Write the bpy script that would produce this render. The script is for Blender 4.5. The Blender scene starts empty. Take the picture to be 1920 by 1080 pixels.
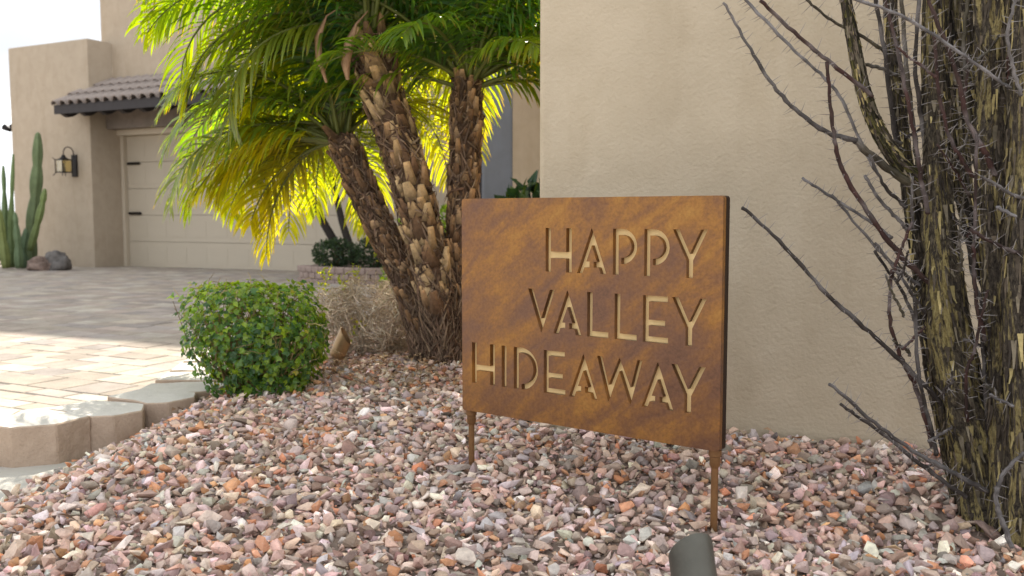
import bpy, bmesh, math, random
import numpy as np
from mathutils import Vector, Matrix, noise as mnoise

random.seed(7); rng = np.random.default_rng(7)
R = math.radians
scene = bpy.context.scene
COL = scene.collection

# ---------------------------------------------------------------- camera
FPX, HOR, CX, CY, CZ = 1750.0, 402.0, 960.0, 540.0, 0.65
PITCH = math.atan((CY - HOR) / FPX)
cam_d = bpy.data.cameras.new('camera'); cam = bpy.data.objects.new('camera', cam_d); COL.objects.link(cam)
cam.location = (0, 0, CZ); cam.rotation_euler = (math.pi / 2 - PITCH, 0, 0)
cam_d.sensor_width = 36; cam_d.lens = FPX / 1920 * 36
cam_d.clip_start = 0.05; cam_d.clip_end = 3000
cam_d.dof.use_dof = True; cam_d.dof.focus_distance = 1.85; cam_d.dof.aperture_fstop = 7.1
scene.camera = cam
FW = Vector((0, math.cos(PITCH), -math.sin(PITCH))); UP = Vector((0, math.sin(PITCH), math.cos(PITCH)))

# ---------------------------------------------------------------- sky and sun
SUN_AZ, SUN_EL = 5.0, 45.0          # degrees right of the +Y direction, above the horizon
w = bpy.data.worlds.new('World'); scene.world = w; w.use_nodes = True
nt = w.node_tree; nt.nodes.clear()
def wn(t, **k):
    n = nt.nodes.new(t)
    for a, b in k.items(): setattr(n, a, b)
    return n
sky = wn('ShaderNodeTexSky', sky_type='NISHITA', sun_disc=False)
sky.sun_elevation = R(SUN_EL); sky.sun_rotation = R(SUN_AZ); sky.air_density = 1.0; sky.dust_density = 2.0
tc = wn('ShaderNodeTexCoord'); mp = wn('ShaderNodeMapping'); mp.inputs['Scale'].default_value = (1.6, 1.6, 3.5)
nz = wn('ShaderNodeTexNoise'); nz.inputs['Scale'].default_value = 2.2; nz.inputs['Detail'].default_value = 7; nz.inputs['Roughness'].default_value = 0.55
rp = wn('ShaderNodeValToRGB'); rp.color_ramp.elements[0].position = 0.28; rp.color_ramp.elements[1].position = 0.5
rp.color_ramp.elements[0].color = (0.55, 0.55, 0.55, 1); rp.color_ramp.elements[1].color = (1, 1, 1, 1)
n2 = wn('ShaderNodeTexNoise'); n2.inputs['Scale'].default_value = 3.4; n2.inputs['Detail'].default_value = 6
r2 = wn('ShaderNodeValToRGB'); r2.color_ramp.elements[0].position = 0.36; r2.color_ramp.elements[1].position = 0.6
r2.color_ramp.elements[0].color = (0.46, 0.475, 0.50, 1); r2.color_ramp.elements[1].color = (0.93, 0.955, 0.98, 1)
sc10 = wn('ShaderNodeVectorMath', operation='SCALE'); sc10.inputs['Scale'].default_value = 10.8
mx = wn('ShaderNodeMixRGB')
bg = wn('ShaderNodeBackground'); bg.inputs['Strength'].default_value = 0.1
ow = wn('ShaderNodeOutputWorld')
L = nt.links.new
L(tc.outputs['Generated'], mp.inputs['Vector']); L(mp.outputs[0], nz.inputs['Vector']); L(nz.outputs['Fac'], rp.inputs[0])
L(mp.outputs[0], n2.inputs['Vector']); L(n2.outputs['Fac'], r2.inputs[0]); L(r2.outputs[0], sc10.inputs[0]); L(sc10.outputs[0], mx.inputs[2]); L(rp.outputs[0], mx.inputs[0]); L(sky.outputs[0], mx.inputs[1]); L(mx.outputs[0], bg.inputs['Color']); L(bg.outputs[0], ow.inputs[0])
sl = bpy.data.lights.new('sun', 'SUN'); sl.energy = 5.0; sl.angle = R(0.6); sl.color = (1.0, 0.93, 0.82)
so = bpy.data.objects.new('sun', sl); COL.objects.link(so)
sv = Vector((math.sin(R(SUN_AZ)) * math.cos(R(SUN_EL)), math.cos(R(SUN_AZ)) * math.cos(R(SUN_EL)), math.sin(R(SUN_EL))))
so.rotation_euler = sv.to_track_quat('Z', 'Y').to_euler(); so.location = sv * 30
scene.view_settings.view_transform = 'Standard'; scene.view_settings.look = 'None'
scene.view_settings.exposure = 0.96; scene.view_settings.gamma = 1.0; scene.view_settings.use_curve_mapping = False
scene.render.engine = 'CYCLES'
scene.cycles.max_bounces = 6; scene.cycles.transmission_bounces = 5; scene.cycles.diffuse_bounces = 3
try:
    scene.cycles.use_denoising = True
except Exception: pass

# ---------------------------------------------------------------- pixel -> point helpers (1920x1080 pixels of the picture)
def ray(px, py):
    return FW + Vector((1, 0, 0)) * ((px - CX) / FPX) - UP * ((py - CY) / FPX)
def atz(px, py, z):
    r = ray(px, py); return Vector((0, 0, CZ)) + r * ((z - CZ) / r.z)
def atY(px, py, Y):
    r = ray(px, py); return Vector((0, 0, CZ)) + r * (Y / r.y)
def proj(p):
    d = Vector(p) - Vector((0, 0, CZ)); z = d.dot(FW)
    return CX + FPX * d.x / z, CY - FPX * d.dot(UP) / z

# ---------------------------------------------------------------- object helpers
def tag(o, label=None, cat=None, group=None, kind=None):
    if label: o['label'] = label
    if cat: o['category'] = cat
    if group: o['group'] = group
    if kind: o['kind'] = kind
    return o
def empty(name, loc=(0, 0, 0), rz=0, label=None, cat=None, group=None):
    o = bpy.data.objects.new(name, None); COL.objects.link(o); o.location = loc; o.rotation_euler.z = rz
    o.empty_display_size = 0.05
    return tag(o, label, cat, group)
def link(name, me, parent=None, mats=None):
    o = bpy.data.objects.new(name, me); COL.objects.link(o)
    if parent is not None: o.parent = parent
    if mats is not None and not me.materials:
        for m in (mats if isinstance(mats, (list, tuple)) else [mats]): me.materials.append(m)
    return o

class MB:
    """collects vertices and faces with a vertex colour and a texture vector"""
    def __init__(s): s.v = []; s.f = []; s.c = []; s.t = []; s.m = []
    def add(s, verts, faces, col=(1, 1, 1), tcs=None, mat=0):
        b = len(s.v); s.v.extend([tuple(p) for p in verts]); s.f.extend([tuple(i + b for i in f) for f in faces])
        n = len(verts)
        s.c.extend(col if isinstance(col, list) else [col] * n)
        s.t.extend(tcs if tcs is not None else [tuple(p) for p in verts]); s.m.extend([mat] * len(faces))
    def box(s, a, b, col=(1, 1, 1), mat=0, M=None, bev=0.0):
        x0, y0, z0 = a; x1, y1, z1 = b
        if bev <= 0:
            vs = [Vector(p) for p in ((x0,y0,z0),(x1,y0,z0),(x1,y1,z0),(x0,y1,z0),(x0,y0,z1),(x1,y0,z1),(x1,y1,z1),(x0,y1,z1))]
            fs = [(0,3,2,1),(4,5,6,7),(0,1,5,4),(1,2,6,5),(2,3,7,6),(3,0,4,7)]
        else:
            bm = bmesh.new(); bmesh.ops.create_cube(bm, size=1)
            for vv in bm.verts: vv.co = Vector((x0+(vv.co.x+.5)*(x1-x0), y0+(vv.co.y+.5)*(y1-y0), z0+(vv.co.z+.5)*(z1-z0)))
            bmesh.ops.bevel(bm, geom=bm.edges[:], offset=bev, segments=2, profile=0.6, affect='EDGES')
            vs = [v.co.copy() for v in bm.verts]; bm.verts.index_update(); fs = [[v.index for v in f.verts] for f in bm.faces]; bm.free()
        if M is not None: vs = [M @ p for p in vs]
        s.add(vs, fs, col, None, mat)
    def prism(s, poly, z0, z1, col=(1, 1, 1), mat=0, M=None):
        n = len(poly); vs = [Vector((p[0], p[1], z0)) for p in poly] + [Vector((p[0], p[1], z1)) for p in poly]
        fs = [tuple(range(n))[::-1], tuple(range(n, 2 * n))] + [(i, (i + 1) % n, n + (i + 1) % n, n + i) for i in range(n)]
        if M is not None: vs = [M @ p for p in vs]
        s.add(vs, fs, col, None, mat)
    def tube(s, pts, rad, sides=8, col=(1, 1, 1), mat=0, cap=True, rough=None, tscale=1.0):
        pts = [Vector(p) for p in pts]; n = len(pts)
        if not hasattr(rad, '__len__'): rad = [rad] * n
        vs = []; tcs = []; cols = []
        prev = None; ln = 0.0
        for i, p in enumerate(pts):
            d = (pts[min(i + 1, n - 1)] - pts[max(i - 1, 0)])
            if d.length < 1e-9: d = Vector((0, 0, 1))
            d.normalize()
            if prev is None:
                a = d.cross(Vector((0, 1, 0.13)));
                if a.length < 1e-3: a = d.cross(Vector((1, 0, 0)))
            else:
                a = prev - d * prev.dot(d)
            a.normalize(); prev = a; b = d.cross(a)
            if i: ln += (p - pts[i - 1]).length
            for k in range(sides):
                th = 2 * math.pi * k / sides; r = rad[i]
                if rough: r *= rough(th, ln)
                vs.append(p + (a * math.cos(th) + b * math.sin(th)) * r)
                tcs.append((math.cos(th) * tscale, math.sin(th) * tscale, ln))
                cols.append(col[i] if isinstance(col, list) else col)
        fs = [(i * sides + k, i * sides + (k + 1) % sides, (i + 1) * sides + (k + 1) % sides, (i + 1) * sides + k) for i in range(n - 1) for k in range(sides)]
        if cap: fs += [tuple(range(sides))[::-1], tuple(range((n - 1) * sides, n * sides))]
        s.add(vs, fs, cols, tcs, mat)
    def lathe(s, prof, sides=20, col=(1, 1, 1), mat=0, M=None, cap=True):
        vs = [Vector((r * math.cos(2 * math.pi * k / sides), r * math.sin(2 * math.pi * k / sides), z)) for r, z in prof for k in range(sides)]
        n = len(prof)
        fs = [(i * sides + k, i * sides + (k + 1) % sides, (i + 1) * sides + (k + 1) % sides, (i + 1) * sides + k) for i in range(n - 1) for k in range(sides)]
        if cap: fs += [tuple(range(sides))[::-1], tuple(range((n - 1) * sides, n * sides))]
        if M is not None: vs = [M @ p for p in vs]
        s.add(vs, fs, col, None, mat)
    def mesh(s, name, mats, smooth=False):
        me = bpy.data.meshes.new(name); me.from_pydata(s.v, [], s.f)
        ca = me.attributes.new('col', 'FLOAT_COLOR', 'POINT')
        ca.data.foreach_set('color', np.concatenate([np.array(s.c, dtype=np.float32).reshape(-1, 3), np.ones((len(s.v), 1), np.float32)], 1).ravel())
        ta = me.attributes.new('tc', 'FLOAT_VECTOR', 'POINT'); ta.data.foreach_set('vector', np.array(s.t, dtype=np.float32).ravel())
        for m in (mats if isinstance(mats, (list, tuple)) else [mats]): me.materials.append(m)
        me.polygons.foreach_set('material_index', np.array(s.m, dtype=np.int32))
        if smooth: me.polygons.foreach_set('use_smooth', np.ones(len(s.f), bool))
        me.update(); return me
    def build(s, name, mats, parent=None, smooth=False):
        return link(name, s.mesh(name, mats, smooth), parent)

def sharp(me, ang=35):
    bm = bmesh.new(); bm.from_mesh(me); a = R(ang)
    for e in bm.edges: e.smooth = not (len(e.link_faces) == 2 and e.calc_face_angle(0) > a)
    for f in bm.faces: f.smooth = True
    bm.to_mesh(me); bm.free()

# ---------------------------------------------------------------- materials
class NT:
    def __init__(s, name):
        s.m = bpy.data.materials.new(name); s.m.use_nodes = True; s.t = s.m.node_tree; s.t.nodes.clear()
        s.out = s.n('ShaderNodeOutputMaterial')
    def n(s, t, ins=None, **k):
        nd = s.t.nodes.new(t)
        for a, b in k.items(): setattr(nd, a, b)
        for a, b in (ins or {}).items(): s.set(nd, a, b)
        return nd
    def set(s, nd, a, b):
        if isinstance(b, bpy.types.NodeSocket): s.t.links.new(b, nd.inputs[a])
        else:
            if isinstance(b, tuple) and len(b) == 3 and nd.inputs[a].type == 'RGBA': b = (*b, 1)
            nd.inputs[a].default_value = b
    def coord(s, kind='Object', scale=(1, 1, 1), rot=(0, 0, 0)):
        if kind in ('tc', 'col'):
            v = s.n('ShaderNodeAttribute', attribute_name=kind).outputs['Vector']
        else: v = s.n('ShaderNodeTexCoord').outputs[kind]
        return s.n('ShaderNodeMapping', {'Vector': v, 'Scale': scale, 'Rotation': rot}).outputs[0]
    def pos(s, scale=(1, 1, 1)):
        return s.n('ShaderNodeMapping', {'Vector': s.n('ShaderNodeNewGeometry').outputs['Position'], 'Scale': scale}).outputs[0]
    def noise(s, vec, scale, detail=5, rough=0.55, dist=0.0):
        return s.n('ShaderNodeTexNoise', {'Vector': vec, 'Scale': scale, 'Detail': detail, 'Roughness': rough, 'Distortion': dist}).outputs['Fac']
    def voro(s, vec, scale, out='Distance'):
        return s.n('ShaderNodeTexVoronoi', {'Vector': vec, 'Scale': scale}).outputs[out]
    def ramp(s, fac, stops, interp='LINEAR'):
        r = s.n('ShaderNodeValToRGB', {'Fac': fac}); cr = r.color_ramp; cr.interpolation = interp
        while len(cr.elements) < len(stops): cr.elements.new(0.5)
        for e, (p, c) in zip(cr.elements, stops):
            e.position = p; e.color = (*c, 1) if isinstance(c, tuple) else (c, c, c, 1)
        return r.outputs[0]
    def mix(s, fac, a, b, mode='MIX'):
        return s.n('ShaderNodeMixRGB', {0: fac, 1: a, 2: b}, blend_type=mode).outputs[0]
    def math(s, op, a, b=0.0):
        return s.n('ShaderNodeMath', {0: a, 1: b}, operation=op).outputs[0]
    def attr(s, name='col'): return s.n('ShaderNodeAttribute', attribute_name=name).outputs['Color']
    def bump(s, h, strength=0.5, dist=0.01, normal=None):
        d = {'Height': h, 'Strength': strength, 'Distance': dist}
        if normal is not None: d['Normal'] = normal
        return s.n('ShaderNodeBump', d).outputs[0]
    def pbr(s, color, rough=0.8, normal=None, metal=0.0, spec=0.35, **k):
        d = {'Base Color': color, 'Roughness': rough, 'Metallic': metal, 'Specular IOR Level': spec}
        if normal is not None: d['Normal'] = normal
        d.update(k)
        return s.n('ShaderNodeBsdfPrincipled', d).outputs[0]
    def done(s, sh):
        s.t.links.new(sh, s.out.inputs['Surface']); return s.m

def mat_plain(name, color, rough=0.7, metal=0.0, var=0.12, nscale=8, bump=0.15, bscale=60, spec=0.35):
    t = NT(name); v = t.coord('Object')
    a = t.noise(v, nscale, 5); c = t.mix(t.ramp(a, [(0.3, 1 - var), (0.7, 1 + var)]), (0, 0, 0), color)
    c = t.mix(1.0, t.ramp(a, [(0.3, 1 - var), (0.75, 1.0)]), color, 'MULTIPLY')
    return t.done(t.pbr(c, rough, t.bump(t.noise(v, bscale, 4), bump, 0.004), metal, spec))

def mat_stucco(name, color, fine=90, strength=0.55, mott=0.10):
    t = NT(name); v = t.pos()
    big = t.noise(v, 1.1, 6, 0.6); mid = t.noise(v, 6.5, 5, 0.6, 0.4)
    c = t.mix(1.0, color, t.ramp(big, [(0.3, 1 - mott), (0.7, 1.0)]), 'MULTIPLY')
    c = t.mix(1.0, c, t.ramp(mid, [(0.25, (0.90, 0.89, 0.87)), (0.6, (1, 1, 1))]), 'MULTIPLY')
    streak = t.noise(t.pos((2.2, 2.2, 0.5)), 3.0, 6, 0.65)
    c = t.mix(1.0, c, t.ramp(streak, [(0.25, (0.90, 0.88, 0.85)), (0.5, (1, 1, 1))]), 'MULTIPLY')
    h = t.math('ADD', t.noise(v, fine, 3, 0.5), t.math('MULTIPLY', t.noise(v, fine * 0.33, 4, 0.6, 1.0), 0.9))
    h = t.math('ADD', h, t.math('MULTIPLY', t.noise(v, 9, 3), 1.3))
    return t.done(t.pbr(c, 0.93, t.bump(h, strength, 0.0042), spec=0.15))

def mat_stone(name, src):
    t = NT(name)
    if src == 'object':
        base = t.n('ShaderNodeObjectInfo').outputs['Color']
    else: base = t.attr('col')
    v = t.pos()
    a = t.noise(v, 60, 5, 0.65); b = t.noise(v, 260, 3, 0.6)
    c = t.mix(1.0, base, t.ramp(a, [(0.3, (0.72, 0.70, 0.70)), (0.65, (1.12, 1.09, 1.06))]), 'MULTIPLY')
    c = t.mix(t.ramp(b, [(0.6, 0.0), (0.78, 0.45)]), c, (0.60, 0.55, 0.52))
    c = t.mix(t.ramp(t.noise(v, 130, 3), [(0.62, 0.0), (0.75, 0.5)]), c, (0.16, 0.11, 0.09))
    h = t.math('ADD', t.math('MULTIPLY', a, 2.0), b)
    return t.done(t.pbr(c, 0.82, t.bump(h, 0.6, 0.003), spec=0.3))

def mat_leaf(name, trans=0.5, tcol=(0.42, 0.44, 0.02), rough=0.38, spec=0.5, tint=1.0):
    t = NT(name); c = t.attr('col')
    v = t.pos(); c = t.mix(1.0, c, t.ramp(t.noise(v, 14, 3), [(0.3, (0.8, 0.85, 0.85)), (0.7, (1.15, 1.1, 1.0))]), 'MULTIPLY')
    p = t.pbr(c, rough, spec=spec)
    tr = t.n('ShaderNodeBsdfTranslucent', {'Color': t.mix(1.0, c, tcol, 'MULTIPLY')}).outputs[0]
    s = t.n('ShaderNodeMixShader', {0: trans, 1: p, 2: tr}).outputs[0]
    return t.done(s)

M_wall = mat_stucco('stucco_near', (0.575, 0.485, 0.36), 120, 0.45, 0.14)
M_gwall = mat_stucco('stucco_garage', (0.475, 0.395, 0.305), 60, 0.5, 0.08)
M_ewall = mat_stucco('stucco_entry', (0.58, 0.47, 0.34), 60, 0.5, 0.06)
M_col = mat_stucco('stucco_column', (0.20, 0.21, 0.235), 40, 0.4, 0.2)
M_door = mat_plain('door_paint', (0.53, 0.46, 0.36), 0.55, 0, 0.05, 3, 0.08, 90)
M_trim = mat_plain('trim_paint', (0.58, 0.50, 0.39), 0.6, 0, 0.06, 4, 0.1, 60)
M_beam = mat_plain('beam_wood', (0.25, 0.21, 0.18), 0.8, 0, 0.25, 9, 0.3, 40)
M_dark = mat_plain('dark_wood', (0.045, 0.04, 0.042), 0.7, 0, 0.2, 9, 0.2, 40)
M_black = mat_plain('black_iron', (0.018, 0.015, 0.014), 0.5, 0.3, 0.3, 20, 0.15, 80)
M_tile = mat_plain('roof_tile', (0.36, 0.305, 0.275), 0.85, 0, 0.35, 7, 0.3, 50)
M_conc = mat_plain('concrete', (0.50, 0.475, 0.425), 0.9, 0, 0.15, 4, 0.35, 140)
M_stone_o = mat_stone('stone_single', 'object'); M_stone_a = mat_stone('stone_mass', 'attr')
M_brass = mat_plain('aged_brass', (0.42, 0.28, 0.15), 0.4, 0.6, 0.35, 25, 0.15, 120)
M_bronze = mat_plain('dark_bronze', (0.13, 0.125, 0.105), 0.45, 0.55, 0.25, 25, 0.1, 160)

def m_block(name, base, dark):
    t = NT(name); v = t.pos()
    a = t.noise(v, 14, 6, 0.65); b = t.noise(v, 190, 3, 0.6)
    c = t.mix(t.ramp(a, [(0.35, 0.0), (0.7, 1.0)]), dark, base)
    c = t.mix(t.ramp(b, [(0.58, 0.0), (0.72, 0.5)]), c, tuple(x * 0.55 for x in base))
    h = t.math('ADD', t.noise(v, 120, 5, 0.7), t.math('MULTIPLY', t.noise(v, 30, 3), 1.5))
    return t.done(t.pbr(c, 0.92, t.bump(h, 0.55, 0.004), spec=0.2))
M_kerb = m_block('kerb_concrete', (0.50, 0.385, 0.295), (0.40, 0.30, 0.225))
M_kerbtop = m_block('kerb_top_skylit', (0.60, 0.57, 0.52), (0.52, 0.49, 0.44))  # paler than the block faces: skylight on the tops put into the colour
M_plant = m_block('planter_block', (0.36, 0.28, 0.245), (0.27, 0.20, 0.17))

def m_paver(name, src):
    t = NT(name); base = t.n('ShaderNodeObjectInfo').outputs['Color'] if src == 'object' else t.attr('col')
    v = t.pos(); a = t.noise(v, 9, 6, 0.65); b = t.noise(v, 110, 4, 0.6)
    c = t.mix(1.0, base, t.ramp(a, [(0.3, (0.78, 0.76, 0.74)), (0.68, (1.08, 1.07, 1.05))]), 'MULTIPLY')
    c = t.mix(1.0, c, t.ramp(b, [(0.3, (0.85, 0.85, 0.85)), (0.6, (1.04, 1.04, 1.04))]), 'MULTIPLY')
    return t.done(t.pbr(c, 0.88, t.bump(t.math('ADD', a, b), 0.35, 0.003), spec=0.25))
M_pav_o = m_paver('paver_single', 'object'); M_pav_a = m_paver('paver_mass', 'attr')

def m_dirt(name, ca, cb):
    t = NT(name); v = t.pos(); a = t.noise(v, 22, 6, 0.7)
    return t.done(t.pbr(t.ramp(a, [(0.3, ca), (0.7, cb)]), 0.97, t.bump(t.noise(v, 90, 5, 0.7), 0.8, 0.01), spec=0.1))
M_dirt = m_dirt('gravel_dirt', (0.16, 0.12, 0.10), (0.32, 0.25, 0.205))
M_sand = m_dirt('joint_sand', (0.20, 0.165, 0.13), (0.32, 0.27, 0.22))
M_desert = m_dirt('desert_ground', (0.24, 0.19, 0.14), (0.36, 0.29, 0.22))

def m_rust():
    t = NT('weathered_steel')
    v = t.coord('Object'); st = t.coord('Object', (1, 1, 1), (0, R(38), 0))
    st2 = t.n('ShaderNodeMapping', {'Vector': st, 'Scale': (1.3, 1, 5.5)}).outputs[0]
    a = t.noise(st2, 3.2, 6, 0.62, 0.6); b = t.noise(v, 5.0, 5, 0.6, 0.5); f = t.noise(v, 55, 5, 0.7); f2 = t.noise(v, 160, 3, 0.6)
    s = t.math('ADD', t.math('MULTIPLY', a, 0.54), t.math('MULTIPLY', b, 0.46))
    s = t.math('ADD', s, t.math('MULTIPLY', t.math('SUBTRACT', f, 0.5), 0.20))
    c = t.ramp(s, [(0.30, (0.10, 0.048, 0.032)), (0.42, (0.16, 0.076, 0.042)), (0.50, (0.215, 0.098, 0.036)), (0.58, (0.31, 0.142, 0.032)), (0.70, (0.40, 0.21, 0.05))])
    c = t.mix(1.0, c, t.ramp(f2, [(0.35, (0.82, 0.8, 0.78)), (0.6, (1.06, 1.05, 1.03))]), 'MULTIPLY')
    ro = t.ramp(s, [(0.35, 0.30), (0.65, 0.52)])
    return t.done(t.pbr(c, ro, t.bump(t.math('ADD', f, t.math('MULTIPLY', a, 1.5)), 0.22, 0.0025), 0.35, 0.5))
M_rust = m_rust()
M_rustshade = mat_plain('shaded_steel_edge', (0.036, 0.018, 0.010), 0.5, 0.3, 0.3, 30, 0.2, 120)  # near-black steel; shade inside the letter cut-outs is put into the colour
M_letter = mat_plain('letter_panel', (0.86, 0.63, 0.31), 0.55, 0.1, 0.06, 10, 0.05, 120)
M_post = mat_plain('post_steel', (0.25, 0.125, 0.05), 0.5, 0.35, 0.35, 40, 0.2, 140)

def m_attr(name, rough=0.9, ns=60, lo=0.6, hi=1.15, bs=0.7, bd=0.004, tcn=None, spec=0.2, stretch=None):
    t = NT(name); c = t.attr('col'); v = t.coord('tc', stretch) if stretch else t.pos()
    a = t.noise(v, ns, 5, 0.65)
    c = t.mix(1.0, c, t.ramp(a, [(0.3, lo), (0.7, hi)]), 'MULTIPLY')
    return t.done(t.pbr(c, rough, t.bump(a, bs, bd), spec=spec))
M_bark = m_attr('palm_bark', 0.95, 60, 0.45, 1.2, 0.9, 0.008)
M_boot = m_attr('palm_leaf_base', 0.85, 70, 0.6, 1.2, 0.6, 0.003)
M_fibre = m_attr('fibre', 0.9, 50, 0.7, 1.1, 0.2)
M_twig = m_attr('twig', 0.9, 80, 0.65, 1.15, 0.5, 0.002)
M_rach = m_attr('rachis', 0.5, 30, 0.8, 1.1, 0.1, spec=0.4)
M_frond = mat_leaf('palm_leaflet', 0.56, (4.4, 3.4, 0.14), 0.34, 0.9)
M_leaf = mat_leaf('shrub_leaf', 0.4, (3.6, 3.2, 0.4), 0.33, 0.5)
M_dleaf = mat_leaf('dark_leaf', 0.2, (2.2, 2.2, 0.5), 0.45, 0.35)
M_cact = m_attr('cactus_skin', 0.6, 12, 0.75, 1.15, 0.3, spec=0.35)
M_rock = m_attr('boulder_rock', 0.92, 9, 0.55, 1.2, 0.9, 0.03)
M_spathe = m_attr('dry_spathe', 0.8, 40, 0.75, 1.1, 0.4, 0.002)

def m_spiny():
    t = NT('spiny_bark')
    f = t.noise(t.coord('tc', (2.6, 2.6, 34.0)), 1.8, 6, 0.72, 0.8); f2 = t.noise(t.coord('tc', (6, 6, 60.0)), 2.0, 4, 0.7)
    st = t.noise(t.coord('tc', (1.7, 1.7, 6.5)), 1.5, 5, 0.62, 1.3); big = t.noise(t.coord('tc', (1, 1, 3.5)), 1.5, 3)
    base = t.ramp(t.math('ADD', t.math('MULTIPLY', f, 0.7), t.math('MULTIPLY', f2, 0.3)), [(0.36, (0.016, 0.013, 0.011)), (0.48, (0.07, 0.056, 0.042)), (0.58, (0.15, 0.122, 0.088)), (0.70, (0.27, 0.23, 0.175))])
    m_ = t.math('ADD', st, t.math('MULTIPLY', t.math('SUBTRACT', big, 0.5), 0.5))
    m_ = t.math('ADD', m_, t.math('MULTIPLY', t.math('SUBTRACT', f, 0.5), 0.35))
    yel = t.ramp(f2, [(0.35, (0.26, 0.195, 0.075)), (0.6, (0.50, 0.41, 0.18))])
    c = t.mix(t.ramp(m_, [(0.50, 0.0), (0.60, 0.85)]), base, yel)
    c = t.mix(1.0, c, t.attr('col'), 'MULTIPLY')
    return t.done(t.pbr(c, 0.8, t.bump(t.math('ADD', t.math('ADD', f, f2), t.math('MULTIPLY', m_, 1.5)), 1.0, 0.008), spec=0.25))
M_spiny = m_spiny()
M_branch = m_attr('spiny_branch', 0.7, 1.5, 0.55, 1.3, 0.6, 0.002, stretch=(2, 2, 60))
M_spine = mat_plain('spine', (0.26, 0.235, 0.225), 0.6, 0, 0.1, 20, 0, 60)

def m_glass():
    t = NT('lantern_glass'); g_ = t.n('ShaderNodeBsdfGlossy', {'Color': (0.9, 0.9, 0.88), 'Roughness': 0.12}).outputs[0]
    tr_ = t.n('ShaderNodeBsdfTransparent', {'Color': (0.86, 0.80, 0.62)}).outputs[0]
    return t.done(t.n('ShaderNodeMixShader', {0: 0.16, 1: tr_, 2: g_}).outputs[0])
M_glass = m_glass()

# ================================================================ SETTING
DSL = 0.0165
def drive_z(x, y): return -DSL * max(0.0, y - 2.4)
def sstep(a, b, x):
    t = min(1, max(0, (x - a) / (b - a))); return t * t * (3 - 2 * t)
def gravel_z(x, y):
    z = 0.118 * sstep(-1.26, -0.78, x)
    z *= 1 - 0.25 * sstep(3.2, 4.6, y)
    z += 0.010 * mnoise.noise(Vector((x * 2.3, y * 2.3, 0.3))) + 0.006 * mnoise.noise(Vector((x * 6, y * 6, 1.7)))
    z += 0.02 * math.exp(-((x + 0.2) ** 2 + (y - 3.25) ** 2) / 0.12)
    z += 0.020 * math.exp(-((x - 0.46) ** 2 + (y - 2.12) ** 2) / 0.07)
    z -= 0.034 * sstep(2.05, 1.5, y) * sstep(-0.45, 0.25, x) if y < 2.05 else 0
    return z - 0.018

def grid(name, x0, x1, y0, y1, nx, ny, fz, mat, parent=None):
    xs = np.linspace(x0, x1, nx); ys = np.linspace(y0, y1, ny)
    vs = [(x, y, fz(x, y)) for y in ys for x in xs]
    fs = [(j * nx + i, j * nx + i + 1, (j + 1) * nx + i + 1, (j + 1) * nx + i) for j in range(ny - 1) for i in range(nx - 1)]
    me = bpy.data.meshes.new(name); me.from_pydata(vs, [], fs); me.materials.append(mat)
    me.polygons.foreach_set('use_smooth', np.ones(len(fs), bool)); me.update()
    return link(name, me, parent)

g = MB()
for (a, b, c, d) in ((-900, 900, -60, 2.0), (-900, 900, 2.0, 2.4)):
    g.add([(a, c, -0.06), (b, c, -0.06), (b, d, -0.06), (a, d, -0.06)], [(0, 1, 2, 3)])
g.add([(-900, 2.4, -0.06), (900, 2.4, -0.06), (900, 22, -0.06 - DSL * 19.6), (-900, 22, -0.06 - DSL * 19.6)], [(0, 1, 2, 3)])
g.add([(-900, 22, -0.06 - DSL * 19.6), (900, 22, -0.06 - DSL * 19.6), (900, 1500, -0.4), (-900, 1500, -0.4)], [(0, 1, 2, 3)])
tag(g.build('ground', M_desert), kind='structure')

# kerb front line, at the top of the kerb (z = .1)
KZ = 0.10
K = [Vector((-3.27 + 0.24 * k, 2.425 - 0.005 * k, 0)) for k in range(6)] + [Vector((-1.83, 2.395, 0)), Vector((-1.59, 2.39, 0)), Vector((-1.36, 2.385, 0))]
for p in ((173.6, 781.7), (277.8, 756.7), (375, 735)):
    q = atz(p[0], p[1], KZ); K.append(Vector((q.x, q.y, 0)))
K += [Vector((-0.985, 3.07, 0)), Vector((-1.005, 3.275, 0)), Vector((-1.03, 3.48, 0)), Vector((-1.06, 3.69, 0)), Vector((-1.10, 3.90, 0)), Vector((-1.15, 4.11, 0)), Vector((-1.21, 4.31, 0)), Vector((-1.28, 4.51, 0))]
def kerb_x(y):
    pts = K[8:]
    if y <= pts[0].y: return -9.0
    for a, b in zip(pts, pts[1:]):
        if a.y <= y <= b.y: return a.x + (b.x - a.x) * (y - a.y) / (b.y - a.y + 1e-9)
    return pts[-1].x

# concrete walk in front of the kerb
c = MB(); c.add([(-6, -2, -0.006), (1.6, -2, -0.006), (1.6, 2.44, -0.006), (-6, 2.44, -0.006)], [(0, 1, 2, 3)])
tag(c.build('pavement', M_conc), kind='structure')

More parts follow.
